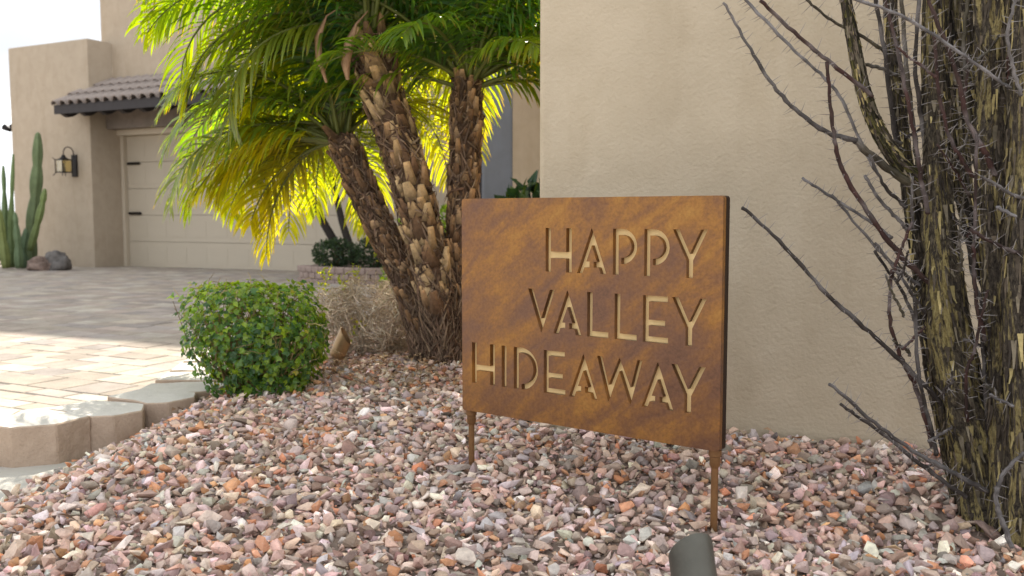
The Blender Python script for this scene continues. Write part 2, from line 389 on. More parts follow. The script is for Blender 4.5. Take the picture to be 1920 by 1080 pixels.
# driveway of tumbled pavers, rows parallel to the garage front
FD = Vector((0.887, -0.462, 0)); FN = Vector((0.462, 0.887, 0))      # along the facade, into the building
drv = MB()
drv.add([(-14, 2.4, -0.012), (6, 2.4, -0.012), (6, 20, -0.012 - DSL * 17.6), (-14, 20, -0.012 - DSL * 17.6)], [(0, 1, 2, 3)])
driveway = tag(drv.build('driveway', M_sand), kind='structure')
pav_cols = [tuple(q * g for q, g in zip(c, (0.80, 0.82, 0.85))) for c in [(0.50, 0.43, 0.34), (0.46, 0.39, 0.315), (0.42, 0.36, 0.31), (0.52, 0.46, 0.38), (0.44, 0.37, 0.30), (0.39, 0.34, 0.30), (0.47, 0.385, 0.32)]]
pav_meshes = {}
def paver_mesh(wd, dp):
    k = (round(wd, 3), round(dp, 3))
    if k not in pav_meshes:
        m = MB(); e = 0.006; h = 0.02
        x, y = wd / 2, dp / 2
        lo = [(-x, -y, 0), (x, -y, 0), (x, y, 0), (-x, y, 0)]
        mi = [(p[0], p[1], h - e) for p in lo]; tp = [((abs(p[0]) - e) * (1 if p[0] > 0 else -1), (abs(p[1]) - e) * (1 if p[1] > 0 else -1), h) for p in lo]
        m.add(lo + mi + tp, [(8, 9, 10, 11)] + [(i, (i + 1) % 4, 4 + (i + 1) % 4, 4 + i) for i in range(4)] + [(4 + i, 4 + (i + 1) % 4, 8 + (i + 1) % 4, 8 + i) for i in range(4)])
        pav_meshes[k] = (m.mesh('paver', M_pav_o), m)
    return pav_meshes[k]
slots = []
prng = random.Random(3)
vpos = -2.0
while vpos < 15.5:
    dp = prng.choice([0.105, 0.155, 0.155, 0.205])
    upos = -13.5 + prng.random() * 0.2
    while upos < 5.5:
        wd = prng.choice([0.155, 0.205, 0.205, 0.255])
        u = upos + wd / 2; v = vpos + dp / 2
        x = u * FD.x + v * FN.x; y = u * FD.y + v * FN.y + 4.2
        upos += wd
        if y < 2.36 or y > 16 or x < -9 or x > 1.2: continue
        if y < 4.7 and x > kerb_x(y - 0.12) - 0.10: continue
        slots.append((x, y, wd - 0.007, dp - 0.007))
    vpos += dp
fang = math.atan2(FD.y, FD.x)
def inview(x, y, z, m=0):
    if y < 0.3: return False
    px, py = proj((x, y, z)); return -m <= px <= 1920 + m and -m <= py <= 1080 + m
near = sorted([s for s in slots if inview(s[0], s[1], 0, 25) and proj((s[0], s[1], 0))[0] < 480 and s[1] < 8], key=lambda s: s[1])[:290]
nearset = set(near); rest = MB()
for s in slots:
    x, y, wd, dp = s
    z = drive_z(x, y) - 0.012 + prng.uniform(-0.002, 0.002)
    cc = prng.choice(pav_cols); k = prng.uniform(0.82, 1.1); cc = tuple(q * k for q in cc)
    rz = fang + prng.uniform(-0.02, 0.02); tl = (prng.uniform(-.006, .006), prng.uniform(-.006, .006))
    me, mb = paver_mesh(wd, dp)
    if s in nearset:
        o = link('paver', me, driveway); o.location = (x, y, z); o.rotation_euler = (tl[0], tl[1], rz); o.color = (*cc, 1)
    else:
        M = Matrix.Translation((x, y, z)) @ Matrix.Rotation(rz, 4, 'Z')
        rest.add([M @ Vector(p) for p in mb.v], mb.f, cc)
tag(rest.build('pavers', M_pav_a, driveway), kind='stuff')

# gravel bed
def bed_z(x, y):
    k = kerb_x(y) if y > 2.385 else -1.17
    return gravel_z(x, y) - 0.25 * sstep(0.0, 0.12, k - x + 0.02)
bed = tag(grid('gravel_bed', -1.62, 1.9, 0.3, 4.6, 110, 140, bed_z, M_dirt), kind='structure')
stone_meshes = []
srng = np.random.default_rng(11)
for i in range(30):
    bm = bmesh.new(); npnt = int(srng.integers(9, 14))
    p = srng.normal(size=(npnt, 3)); p /= np.linalg.norm(p, axis=1)[:, None]; p *= srng.uniform(0.80, 1.12, (npnt, 1))
    p *= np.array([1.12, srng.uniform(0.62, 0.95), srng.uniform(0.46, 0.78)])
    for q in p: bm.verts.new(q)
    r = bmesh.ops.convex_hull(bm, input=bm.verts[:]); bmesh.ops.delete(bm, geom=list({e for e in r['geom_interior'] if isinstance(e, bmesh.types.BMVert)}), context='VERTS')
    bmesh.ops.dissolve_limit(bm, angle_limit=R(14), verts=bm.verts[:], edges=bm.edges[:])
    bmesh.ops.bevel(bm, geom=bm.edges[:], offset=0.022, segments=1, affect='EDGES', clamp_overlap=True)
    bmesh.ops.triangulate(bm, faces=bm.faces[:])
    me = bpy.data.meshes.new('stone'); bm.to_mesh(me); bm.free(); me.materials.append(M_stone_o); me.update()
    stone_meshes.append(me)
def arrs(me):
    v = np.empty(len(me.vertices) * 3, np.float32); me.vertices.foreach_get('co', v)
    f = np.empty(len(me.polygons) * 3, np.int32); me.polygons.foreach_get('vertices', f)
    return v.reshape(-1, 3), f.reshape(-1, 3)
SA = [arrs(m) for m in stone_meshes]
pal = np.array([(0.41, 0.315, 0.27), (0.45, 0.36, 0.315), (0.36, 0.30, 0.275), (0.50, 0.43, 0.395), (0.31, 0.27, 0.255), (0.49, 0.275, 0.17), (0.44, 0.22, 0.125), (0.55, 0.50, 0.475), (0.36, 0.25, 0.21), (0.25, 0.195, 0.17), (0.40, 0.39, 0.395), (0.48, 0.375, 0.32), (0.44, 0.33, 0.29), (0.64, 0.60, 0.57), (0.37, 0.31, 0.30), (0.30, 0.225, 0.175)])
pw = np.array([9, 10, 9, 11, 6, 6.5, 4, 8, 5, 4, 8, 9, 9, 5.5, 7, 4.0]); pw /= pw.sum()
WD = Vector((0.974, -0.225, 0)).normalized(); WB = Vector((0.225, 0.974, 0)).normalized(); WC = Vector((0.0665, 2.345, 0))   # near wall: direction, back, corner
def behind_wall(x, y):
    d = Vector((x, y, 0)) - WC; return d.dot(WD) > 0.0 and d.dot(WB) > -0.012
items = []
for lay, (sp, dz, smin, smax) in enumerate(((0.020, -0.002, 0.0105, 0.0178), (0.032, 0.006, 0.0102, 0.0190), (0.055, 0.010, 0.0105, 0.0215), (0.021, 0.004, 0.003, 0.0075))):
    for x in np.arange(-1.55, 1.75, sp):
        for y in np.arange(0.75, 4.9, sp):
            X = x + srng.uniform(-.5, .5) * sp; Y = y + srng.uniform(-.5, .5) * sp
            if Y < 1.3 and srng.random() < 0.0: continue
            kx = kerb_x(Y)
            if X < kx + 0.012: continue
            if Y < 2.50 and X < -1.15 + 0.06 * mnoise.noise(Vector((0, Y * 4, 0))) + srng.uniform(-.015, .03): continue
            if behind_wall(X, Y): continue
            if Y > 3.9 and lay in (2, 3): continue
            s = smin + (smax - smin) * srng.random() ** 1.5
            if lay == 1 and srng.random() < 0.10: s *= 1.35
            items.append((X, Y, gravel_z(X, Y) + dz + 0.25 * s + srng.uniform(-.004, .004), s, lay))
items = np.array(items)
N = len(items); vid = srng.integers(0, len(SA), N)
cols = pal[srng.choice(len(pal), N, p=pw)] * np.array([1.38, 1.285, 1.215]) * np.clip(srng.normal(1.0, 0.27, (N, 1)), 0.4, 1.55) * srng.uniform(0.91, 1.09, (N, 3))
eul = np.stack([srng.normal(0, .45, N), srng.normal(0, .45, N), srng.uniform(0, 6.283, N)], 1)
vis = [i for i in range(N) if items[i, 4] in (1, 2) and inview(items[i, 0], items[i, 1], items[i, 2], -12)]
SP2 = atz(1303, 1085, 0.118)
vis = [i for i in vis if not (abs(items[i, 0] - SP2.x) < 0.05 and items[i, 1] < SP2.y + 0.06)]
vis.sort(key=lambda i: items[i, 1] - items[i, 3] * 8); single = set(vis[:295])
for i in vis[:295]:
    o = link('stone', stone_meshes[vid[i]], bed); o.location = items[i, :3]; o.rotation_euler = eul[i]; o.scale = [items[i, 3]] * 3; o.color = (*cols[i], 1)
for (px_, py_, wx, wz, cc_) in ((858, 872, 52, 20, (0.40, 0.34, 0.30)), (975, 1003, 74, 20, (0.36, 0.31, 0.28)), (452, 792, 40, 24, (0.25, 0.19, 0.15)), (1500, 862, 40, 26, (0.44, 0.34, 0.27))):
    q = atz(px_, py_, 0.115); k_ = q.y / FPX / 2
    o = link('stone', stone_meshes[int(px_) % 30], bed); o.location = (q.x, q.y, gravel_z(q.x, q.y) + 0.016); o.rotation_euler = (0.1, 0.05, 0.2); o.scale = (wx * k_, wx * k_ * .8, wz * k_ * 1.6); o.color = (*cc_, 1)
vv = []; ff = []; cc = []; off = 0
for i in range(N):
    if i in single: continue
    if abs(items[i, 0] - SP2.x) < 0.028 and abs(items[i, 1] - SP2.y) < 0.028: continue
    v, f = SA[vid[i]]
    m = np.array(Matrix.LocRotScale(None, __import__('mathutils').Euler(eul[i]), None).to_3x3(), dtype=np.float32)
    q = (v * items[i, 3]) @ m.T + items[i, :3]
    vv.append(q); ff.append(f + off); cc.append(np.broadcast_to(cols[i], (len(v), 3))); off += len(v)
vv = np.concatenate(vv).astype(np.float32); ff = np.concatenate(ff).astype(np.int32); cc = np.concatenate(cc)
me = bpy.data.meshes.new('gravel'); me.vertices.add(len(vv)); me.vertices.foreach_set('co', vv.ravel())
me.loops.add(ff.size); me.loops.foreach_set('vertex_index', ff.ravel()); me.polygons.add(len(ff)); me.polygons.foreach_set('loop_start', np.arange(0, ff.size, 3, dtype=np.int32)); me.polygons.foreach_set('loop_total', np.full(len(ff), 3, np.int32))
ca = me.attributes.new('col', 'FLOAT_COLOR', 'POINT'); ca.data.foreach_set('color', np.concatenate([cc, np.ones((len(cc), 1))], 1).astype(np.float32).ravel())
me.materials.append(M_stone_a); me.update(calc_edges=True); me.validate()
tag(link('gravel', me, bed), kind='stuff')
print('stones', N, 'tris', len(ff))

# ================================================================ NEAR WALL (right)
nw = empty('stucco_wall', WC, math.atan2(WD.y, WD.x), 'tall beige stucco house wall filling the view behind the rusty sign', 'wall')
m = MB(); rr = 0.018; pts = []
for k in range(7):
    a = math.pi + k / 6 * math.pi / 2; pts.append((rr + rr * math.cos(a), rr + rr * math.sin(a)))
prof = pts + [(3.2, 0.0), (3.2, 0.30), (0.0, 0.30)]
m.prism(prof, -0.1, 3.4); me = m.mesh('wall_body', M_wall); sharp(me, 30); link('wall_body', me, nw)
m = MB(); m.box((1.6, 0.305, -0.1), (3.2, 5.0, 3.4)); m.build('house_side', M_wall, nw)

# ================================================================ GARAGE BUILDING
GC = Vector((-6.69, 14.95, 0)); GA = math.atan2(FD.y, FD.x); GZ = -0.225
gb = empty('garage_building', GC, GA, 'beige stucco garage building with tiled awning beyond the driveway', 'building')
m = MB(); m.box((-1.955, 0, GZ - 0.3), (0, 2.6, 3.42), bev=0.035); me = m.mesh('pier', M_gwall); sharp(me, 30); link('pier', me, gb)
DW0, DW1, DT = 0.07, 4.95, 1.93
m = MB()
m.box((-0.24, 0.462, 2.62), (14, 3.0, 7.75)); m.box((0.003, 0.463, 2.32), (14, 0.9, 2.619))
m.box((DW1, 0.464, GZ - 0.3), (14, 3.0, 2.319)); m.box((0.003, 1.2, GZ - 0.3), (DW1 - 0.002, 3.0, 2.619))
m.build('main_wall', M_gwall, gb)
m = MB(); m.box((0.002, 0.50, DT), (DW1, 0.9, 2.319)); m.build('door_header', M_trim, gb)
m = MB(); m.box((0.002, 0.30, 2.02), (DW1 + 0.3, 0.499, 2.32), bev=0.01); m.build('beam', M_beam, gb)
for u0, u1 in ((0.003, DW0), (DW1 - 0.06, DW1)):
    m = MB(); m.box((u0, 0.56, GZ - 0.05), (u1, 0.66, DT - 0.002), bev=0.006); m.build('door_jamb', M_trim, gb)
m = MB(); m.box((DW0 + 0.002, 0.655, GZ - 0.02), (DW1 - 0.062, 0.70, DT - 0.004)); gd = m.build('garage_door', M_door, gb)
nsec = 5; hs = (DT - GZ) / nsec
for k in range(nsec):
    z0 = GZ + k * hs; m = MB(); m.box((DW0 + 0.004, 0.632, z0 + 0.003), (DW1 - 0.064, 0.6545, z0 + hs - 0.003), bev=0.004); m.build('door_section', M_door, gd)
pm = MB(); pm.box((-0.185, -0.0028, -hs * 0.30), (0.185, 0.0, hs * 0.30), bev=0.0012)
pme = pm.mesh('raised_panel', M_door)
for k in range(nsec):
    for j in range(11):
        o = link('raised_panel', pme, gd); o.location = (DW0 + 0.235 + j * 0.4375, 0.6315, GZ + (k + 0.5) * hs)
for zz in (GZ + 1.705, GZ + 0.893):
    for u0 in (DW0 + 0.03, DW1 - 0.38):
        m = MB(); m.box((u0, 0.600, zz - 0.022), (u0 + 0.29, 0.6115, zz + 0.022), bev=0.003); m.build('strap_hinge', M_black, gd)
m = MB(); m.box((0.01, 0.40, GZ - 0.1), (DW1, 0.63, GZ + 0.012)); m.build('threshold', M_conc, gb)
# tiled awning
AU0, AU1 = -0.22, 5.3
zE, zT, vE, vT = 2.33, 2.78, -0.42, 0.46
m = MB(); m.add([(AU0, vE, zE), (AU1, vE, zE), (AU1, vT, zT), (AU0, vT, zT), (AU0, vE, zE - 0.03), (AU1, vE, zE - 0.03), (AU1, vT, zT - 0.03), (AU0, vT, zT - 0.03)], [(0, 1, 2, 3), (7, 6, 5, 4), (4, 5, 1, 0), (5, 6, 2, 1), (6, 7, 3, 2), (7, 4, 0, 3)])
aw = m.build('awning', M_dark, gb)
m = MB(); m.box((AU0 - 0.02, vE - 0.03, zE - 0.13), (AU1 + 0.02, vE - 0.003, zE + 0.012)); m.build('fascia', M_dark, aw)
slope = math.atan2(zT - zE, vT - vE); alen = math.hypot(zT - zE, vT - vE)
rows = 3
tm = MB(); n = 9; Ln = alen / rows + 0.06
for sgn in (1,):
    vs = []; fs = []
    for j, (yy, rw, zo) in enumerate(((0, 0.078, 0.012), (Ln, 0.062, 0.0))):
        for th in (0, 1):
            for k in range(n):
                a = math.pi * k / (n - 1); r2 = rw - 0.014 * th; vs.append((-r2 * math.cos(a), yy, zo + r2 * math.sin(a)))
    for k in range(n - 1):
        fs += [(k, k + 1, 2 * n + k + 1, 2 * n + k), (n + k + 1, n + k, 3 * n + k, 3 * n + k + 1), (k + 1, k, n + k, n + k + 1)]
    tm.add(vs, fs)
tme = tm.mesh('roof_tile', M_tile, True); sharp(tme, 50)
pan = MB(); vs = []; fs = []
for yy in (0, Ln):
    for k in range(5):
        a = math.pi * k / 4; vs.append((-0.055 * math.cos(a), yy, 0.035 - 0.03 * math.sin(a)))
for k in range(4): fs.append((k, k + 1, 5 + k + 1, 5 + k))
pan.add(vs, fs); panme = pan.mesh('roof_tile', M_tile, True)
nt_ = int((AU1 - AU0) / 0.195)
for i in range(nt_ + 1):
    for j in range(rows):
        t0 = j * alen / rows - 0.05
        for me_, du in ((tme, 0.0), (panme, 0.0975)):
            o = link('roof_tile', me_, aw); o.location = (AU0 + 0.03 + i * 0.195 + du, vE + t0 * math.cos(slope), zE + 0.004 + t0 * math.sin(slope) + 0.012 + (0.003 * j)); o.rotation_euler = (slope, 0, random.uniform(-.03, .03))
for i in range(13):
    u = AU0 + 0.09 + i * 0.43; m = MB()
    pl = [(vE + 0.02, zE - 0.06), (vE + 0.03, zE - 0.13), (vE + 0.12, zE - 0.17), (vE + 0.2, zE - 0.15), (vT - 0.005, zT - 0.20), (vT - 0.005, zT - 0.035), (vE + 0.02, zE - 0.035)]
    vs = [(u + d, a, b) for d in (-0.045, 0.045) for a, b in pl]; nn = len(pl)
    m.add(vs, [tuple(range(nn)), tuple(range(nn, 2 * nn))[::-1]] + [(i2, nn + i2, nn + (i2 + 1) % nn, (i2 + 1) % nn) for i2 in range(nn)]); m.build('rafter', M_dark, aw)

# lantern on the pier
def gpt(u, v, z): return GC + FD * u + FN * v + Vector((0, 0, z))
lan = empty('wall_lantern', gpt(-0.38, 0, 1.42), GA, 'black iron lantern with curled arm fixed to the garage pier', 'lantern')
m = MB(); m.box((-0.075, -0.03, -0.20), (0.075, -0.001, 0.22), bev=0.006); m.build('back_plate', M_black, lan)
m = MB(); arm = []
for k in range(13):
    a = math.pi * k / 12; arm.append((0, -0.14 + 0.11 * math.cos(a), 0.24 + 0.12 * math.sin(a)))
m.tube([(0, -0.03, 0.15)] + arm + [(0, -0.25, 0.17)], 0.010, 6); m.build('arm', M_black, lan, True)
m = MB()
for sx in (-1, 1):
    for sy in (-1, 1):
        x, y = sx * 0.105, -0.25 + sy * 0.105
        m.tube([(x * 1.25, y + sy * .03, 0.15), (x, y, 0.11), (x * .92, y, -0.14), (x * 1.3, y + sy * .03, -0.185)], 0.009, 5)
for z in (0.105, -0.13): m.box((-0.11, -0.36, z), (0.11, -0.14, z + 0.018))
m.build('cage', M_black, lan)
for k, (a, b) in enumerate((((-0.09, -0.345, -0.11), (0.09, -0.342, 0.10)), ((-0.09, -0.158, -0.11), (0.09, -0.155, 0.10)), ((-0.095, -0.34, -0.11), (-0.092, -0.16, 0.10)), ((0.092, -0.34, -0.11), (0.095, -0.16, 0.10)))):
    m = MB(); m.box(a, b); m.build('glass_pane', M_glass, lan)
m = MB(); m.lathe([(0.10, 0.125), (0.05, 0.16), (0.03, 0.2), (0.012, 0.21)], 10, M=Matrix.Translation((0, -0.25, 0))); m.build('cap', M_black, lan)
m = MB(); m.lathe([(0.012, -0.12), (0.035, -0.10), (0.03, -0.06), (0.012, -0.03), (0.012, 0.04)], 8, M=Matrix.Translation((0, -0.25, 0))); m.build('candle_holder', M_black, lan)
lan.scale = (0.84, 0.84, 0.84)
# floodlight on the pier's outer corner
fl = empty('floodlight', gpt(-1.955, 0.06, 2.12), GA, 'small black twin floodlight sticking out from the left edge of the garage pier', 'floodlight')
m = MB(); m.box((-0.03, -0.05, -0.05), (-0.0005, 0.05, 0.05), bev=0.006); m.build('mount', M_black, fl)
for sg in (0, 1):
    m = MB(); Mx = Matrix.Translation((-0.09, -0.06 + 0.11 * sg, -0.03)) @ Matrix.Rotation(R(-60), 4, 'Y') @ Matrix.Rotation(R(20), 4, 'X')
    m.lathe([(0.025, -0.07), (0.045, 0.0), (0.055, 0.07), (0.05, 0.075)], 12, M=Mx); m.build('lamp_head', M_black, fl, True)
# fence beyond the pier
fe = empty('dark_fence', gpt(-6.0, 0.9, GZ), GA, 'low black metal fence beyond the cactus at the edge of the sky', 'fence')
for i in range(27):
    m = MB(); m.box((i * 0.15, 0, 0), (i * 0.15 + 0.135, 0.03, 0.92)); m.build('board', M_black, fe)
m = MB(); m.box((0, 0.031, 0.15), (4.03, 0.06, 0.22)); m.box((0, 0.031, 0.7), (4.03, 0.06, 0.77)); m.build('rail', M_black, fe)

# columnar cactus
ca_ = empty('columnar_cactus', gpt(-1.75, -0.55, GZ), 0, 'tall green columnar cactus with many upright arms beside the garage pier', 'cactus')
def cactus_stem(px, Y, joints, col):
    ps = [atY(a, b, Y) for a, b, _ in joints]; rs = [0.84 * wd * Y / FPX / 2 for _, _, wd in joints]
    pts = []; rad = []
    for i in range(len(ps) - 1):
        for k in range(6):
            t = k / 6; pts.append(ps[i].lerp(ps[i + 1], t)); b = math.sin(math.pi * t); rad.append((rs[i] * (1 - t) + rs[i + 1] * t) * (0.74 + 0.32 * b))
    pts.append(ps[-1]); rad.append(rs[-1] * 0.7); d = (ps[-1] - ps[-2]).normalized(); pts.append(ps[-1] + d * rs[-1] * 0.6); rad.append(rs[-1] * 0.25)
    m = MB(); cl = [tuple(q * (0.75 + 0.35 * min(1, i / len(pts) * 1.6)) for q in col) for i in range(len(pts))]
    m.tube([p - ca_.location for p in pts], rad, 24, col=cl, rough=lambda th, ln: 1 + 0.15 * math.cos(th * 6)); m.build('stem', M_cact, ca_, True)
gcol = (0.125, 0.165, 0.075)
cactus_stem(0, 14.35, [(60, 500, 20), (58, 440, 26), (66, 370, 26), (70, 310, 24), (71, 252, 16)], gcol)
cactus_stem(0, 14.1, [(56, 470, 14), (70, 420, 16), (80, 380, 14), (84, 356, 10)], (0.16, 0.21, 0.07))
cactus_stem(0, 14.2, [(22, 502, 16), (20, 440, 14), (22, 370, 10), (25, 290, 6)], (0.15, 0.21, 0.08))
cactus_stem(0, 14.4, [(14, 500, 16), (10, 420, 14), (8, 360, 10), (6, 312, 7)], (0.13, 0.19, 0.08))
cactus_stem(0, 14.0, [(12, 503, 22), (6, 450, 18), (-4, 390, 14), (-12, 330, 10)], (0.20, 0.235, 0.075))
cactus_stem(0, 13.9, [(36, 503, 20), (34, 460, 16), (30, 420, 12), (28, 400, 8)], (0.12, 0.175, 0.085))
cactus_stem(0, 14.3, [(48, 503, 22), (44, 470, 20), (50, 430, 14)], (0.10, 0.15, 0.08))
# boulders
def rock(name, c, sz, col, seed, label, group=None):
    bm = bmesh.new(); bmesh.ops.create_icosphere(bm, subdivisions=4, radius=1)
    o3 = Vector((seed * 3.1, seed, seed * 7.7)); cl = []
    for v in bm.verts:
        p = v.co.copy(); k = 1 + 0.5 * mnoise.noise(p * 1.2 + o3) + 0.28 * abs(mnoise.noise(p * 2.7 + o3)) + 0.14 * mnoise.noise(p * 6 + o3) + 0.06 * mnoise.noise(p * 13 + o3)
        p = Vector((math.copysign(abs(p.x) ** .8, p.x), math.copysign(abs(p.y) ** .8, p.y), math.copysign(abs(p.z) ** .8, p.z))) * k
        v.co = Vector((p.x * sz[0], p.y * sz[1], p.z * sz[2]))
    me = bpy.data.meshes.new(name); bm.to_mesh(me); bm.free(); me.materials.append(M_rock); n = len(me.vertices)
    a = me.attributes.new('col', 'FLOAT_COLOR', 'POINT'); a.data.foreach_set('color', np.tile(np.array([*col, 1], np.float32), n))
    me.polygons.foreach_set('use_smooth', np.ones(len(me.polygons), bool))
    o = link(name, me); o.location = c; return tag(o, label, 'rock', group)
p = atY(79, 487, 13.9); rock('boulder', (p.x, p.y, GZ + 0.12), (0.17, 0.17, 0.13), (0.24, 0.175, 0.145), 2, 'brownish boulder at the foot of the columnar cactus')
p = atY(108, 487, 14.0); rock('boulder', (p.x, p.y, GZ + 0.12), (0.165, 0.17, 0.15), (0.17, 0.155, 0.145), 5, 'dark grey boulder on the lantern side of the brownish one')

# ================================================================ PLANTER, ENTRY
pl = empty('planter_wall', (0, 0, 0), 0, 'raised planter edged with three courses of brown blocks in front of the garage door', 'planter')
pc = atY(600, 523, 10.6); base_z = drive_z(0, 10.6) - 0.02
bmz = MB(); bmz.box((-0.062, -0.08, 0), (0.062, 0.08, 0.068), bev=0.012); bme = bmz.mesh('block', M_plant)
path = []
cxp, cyp = pc.x + 0.95, pc.y + 1.15
for k in range(60):
    a = R(212) + k * 0.088
    if a > R(300): break
    path.append((cxp + 1.42 * math.cos(a), cyp + 1.42 * math.sin(a), a + math.pi / 2))
lx, ly, _ = path[-1]
for k in range(1, 14): path.append((lx + 0.125 * k * 0.97, ly - 0.125 * k * 0.16 + .03 * k, 0.0))
for cst in range(3):
    for i, (x, y, a) in enumerate(path):
        sh = 0.5 if cst % 2 else 0.0
        if sh and i + 1 < len(path): x, y = (x + path[i + 1][0]) / 2, (y + path[i + 1][1]) / 2
        o = link('block', bme, pl); o.location = (x, y, base_z + cst * 0.070); o.rotation_euler.z = a
m = MB(); m.add([(x - 0.0 + 0.0, y + 0.05, base_z + 0.19) for x, y, a in path] + [(path[-1][0], cyp + 2.4, base_z + 0.19), (path[0][0], cyp + 2.4, base_z + 0.19)], [tuple(range(len(path) + 2))]); m.build('soil', M_dirt, pl)

def leaf_quad(mb, p, d, nrm, ln, wd, col, fold=0.25):
    d = d.normalized(); s = d.cross(nrm)
    if s.length < 1e-4: s = d.orthogonal()
    s.normalize(); n = s.cross(d)
    a = p; b = p + d * ln * 0.45 + s * wd / 2 + n * fold * wd; e = p + d * ln * 0.45 - s * wd / 2 + n * fold * wd; m_ = p + d * ln * 0.5; t = p + d * ln - n * ln * 0.12
    mb.add([a, b, t, e, m_], [(0, 4, 1), (1, 4, 2), (0, 3, 4), (4, 3, 2)], col)
def rv(r=random):
    while True:
        v = Vector((r.uniform(-1, 1), r.uniform(-1, 1), r.uniform(-1, 1)))
        if 0.05 < v.length < 1: return v.normalized()
def blob_shrub(name, c, sz, n, leaf, cols, mat, label, cat='shrub', seed=1, stems=5, sq=2.2):
    r = random.Random(seed); e = empty(name, c, 0, label, cat); m = MB()
    o3 = Vector((seed * 1.7, seed * 3.3, 0))
    for i in range(n):
        d = rv(r); k = (abs(d.x) ** sq + abs(d.y) ** sq + abs(d.z) ** sq) ** (-1 / sq)
        k *= (1 + 0.22 * mnoise.noise(d * 2.3 + o3)) * (1 - 0.45 * r.random() ** 2.2)
        p = Vector((d.x * k * sz[0], d.y * k * sz[1], sz[2] + d.z * k * sz[2]))
        if p.z < 0.01: continue
        dd = (d * 0.7 + rv(r) * 0.9 + Vector((0, 0, 0.25))); nn = (d + rv(r) * 0.8)
        cc = r.choice(cols); kk = r.uniform(0.7, 1.25); cc = tuple(q * kk for q in cc)
        leaf_quad(m, p, dd, nn, leaf * r.uniform(0.6, 1.2), leaf * r.uniform(0.4, 0.65), cc)
    m.build('foliage', mat, e)
    m = MB()
    for i in range(stems):
        a = r.uniform(0, 6.28); q = r.uniform(0.2, 0.7)
        m.tube([(0.02 * math.cos(a), 0.02 * math.sin(a), -0.03), (q * .4 * sz[0] * math.cos(a), q * .4 * sz[1] * math.sin(a), sz[2] * .6), (q * sz[0] * math.cos(a), q * sz[1] * math.sin(a), sz[2] * 1.5)], [0.012, 0.009, 0.004], 5, (0.16, 0.11, 0.07))
    m.build('stems', M_twig, e)
    return e
dg = [(0.035, 0.065, 0.03), (0.05, 0.085, 0.035), (0.028, 0.05, 0.028)]
p = atY(628, 496, 10.9); blob_shrub('planter_shrub', (p.x, p.y, base_z + 0.18), (0.24, 0.2, 0.165), 1500, 0.045, dg, M_dleaf, 'dark green rounded shrub growing in the block planter', seed=3)
p = atY(706, 500, 10.8); blob_shrub('planter_shrub', (p.x, p.y, base_z + 0.18), (0.24, 0.2, 0.18), 1500, 0.045, dg, M_dleaf, 'dark green shrub in the planter close behind the palm trunks', seed=4)
tr = empty('leaning_tree', (pc.x + 0.4, pc.y + 0.7, base_z + 0.17), 0, 'small dark-stemmed tree leaning in the block planter behind the fronds', 'tree')
def poly(pts, Y0, Y1, base):
    n = len(pts); return [atY(a, b, Y0 + (Y1 - Y0) * i / (n - 1)) - base for i, (a, b) in enumerate(pts)]
m = MB(); m.tube(poly([(668, 506), (656, 462), (641, 415), (626, 350), (612, 270)], 11.3, 11.5, tr.location), [0.055, 0.05, 0.042, 0.035, 0.02], 8, (0.05, 0.042, 0.038)); m.build('trunk', M_twig, tr, True)
m = MB(); m.tube(poly([(648, 506), (628, 455), (608, 420), (588, 380), (560, 300)], 11.4, 11.2, tr.location), [0.06, 0.055, 0.05, 0.04, 0.02], 8, (0.05, 0.042, 0.038)); m.build('trunk', M_twig, tr, True)
m = MB(); r = random.Random(9)
for i in range(1500):
    d = rv(r); q = atY(585, 265, 11.3) - tr.location + Vector((d.x * 0.75, d.y * 0.6, d.z * 0.5)) * (0.4 + 0.6 * r.random()) * (1 + .3 * mnoise.noise(d * 3))
    leaf_quad(m, q, rv(r), rv(r), 0.09, 0.04, r.choice([(0.06, 0.10, 0.03), (0.09, 0.13, 0.03)]))
m.build('crown', M_leaf, tr)

# entry wing behind the palms
ew = empty('entry_wing', (0, 7.0, -0.15), 0, 'shaded house entry with beige wall seen between palm trunk and near wall', 'building')
m = MB(); m.box((-0.6, 1.4, -0.2), (5, 1.6, 3.0)); m.build('entry_wall', M_ewall, ew)
m = MB(); m.box((-0.75, -0.25, 3.0), (5, 3.2, 3.55)); m.build('roof_slab', M_ewall, ew)
m = MB(); m.box((-0.225, 0.0, -0.2), (0.005, 0.24, 2.999), bev=0.02); m.build('column', M_col, ew)
m = MB(); m.box((-0.52, 1.37, 0), (-0.06, 1.399, 2.1)); m.build('entry_door', M_dark, ew)
p = atY(985, 372, 5.8)
blob_shrub('entry_shrub', (p.x + 0.08, 5.9, -0.1), (0.32, 0.25, 0.44), 1300, 0.13, [(0.03, 0.065, 0.035), (0.055, 0.09, 0.02), (0.035, 0.06, 0.045)], M_dleaf, 'broad-leaved dark green shrub by the entry column above the sign', seed=8)
p = atY(800, 420, 5.0)
blob_shrub('sunlit_shrub', (p.x, 5.1, 0.0), (0.24, 0.22, 0.33), 2200, 0.04, [(0.12, 0.2, 0.02), (0.16, 0.24, 0.02), (0.09, 0.16, 0.02)], M_leaf, 'bright yellow-green shrub glimpsed between the palm trunks', seed=12)

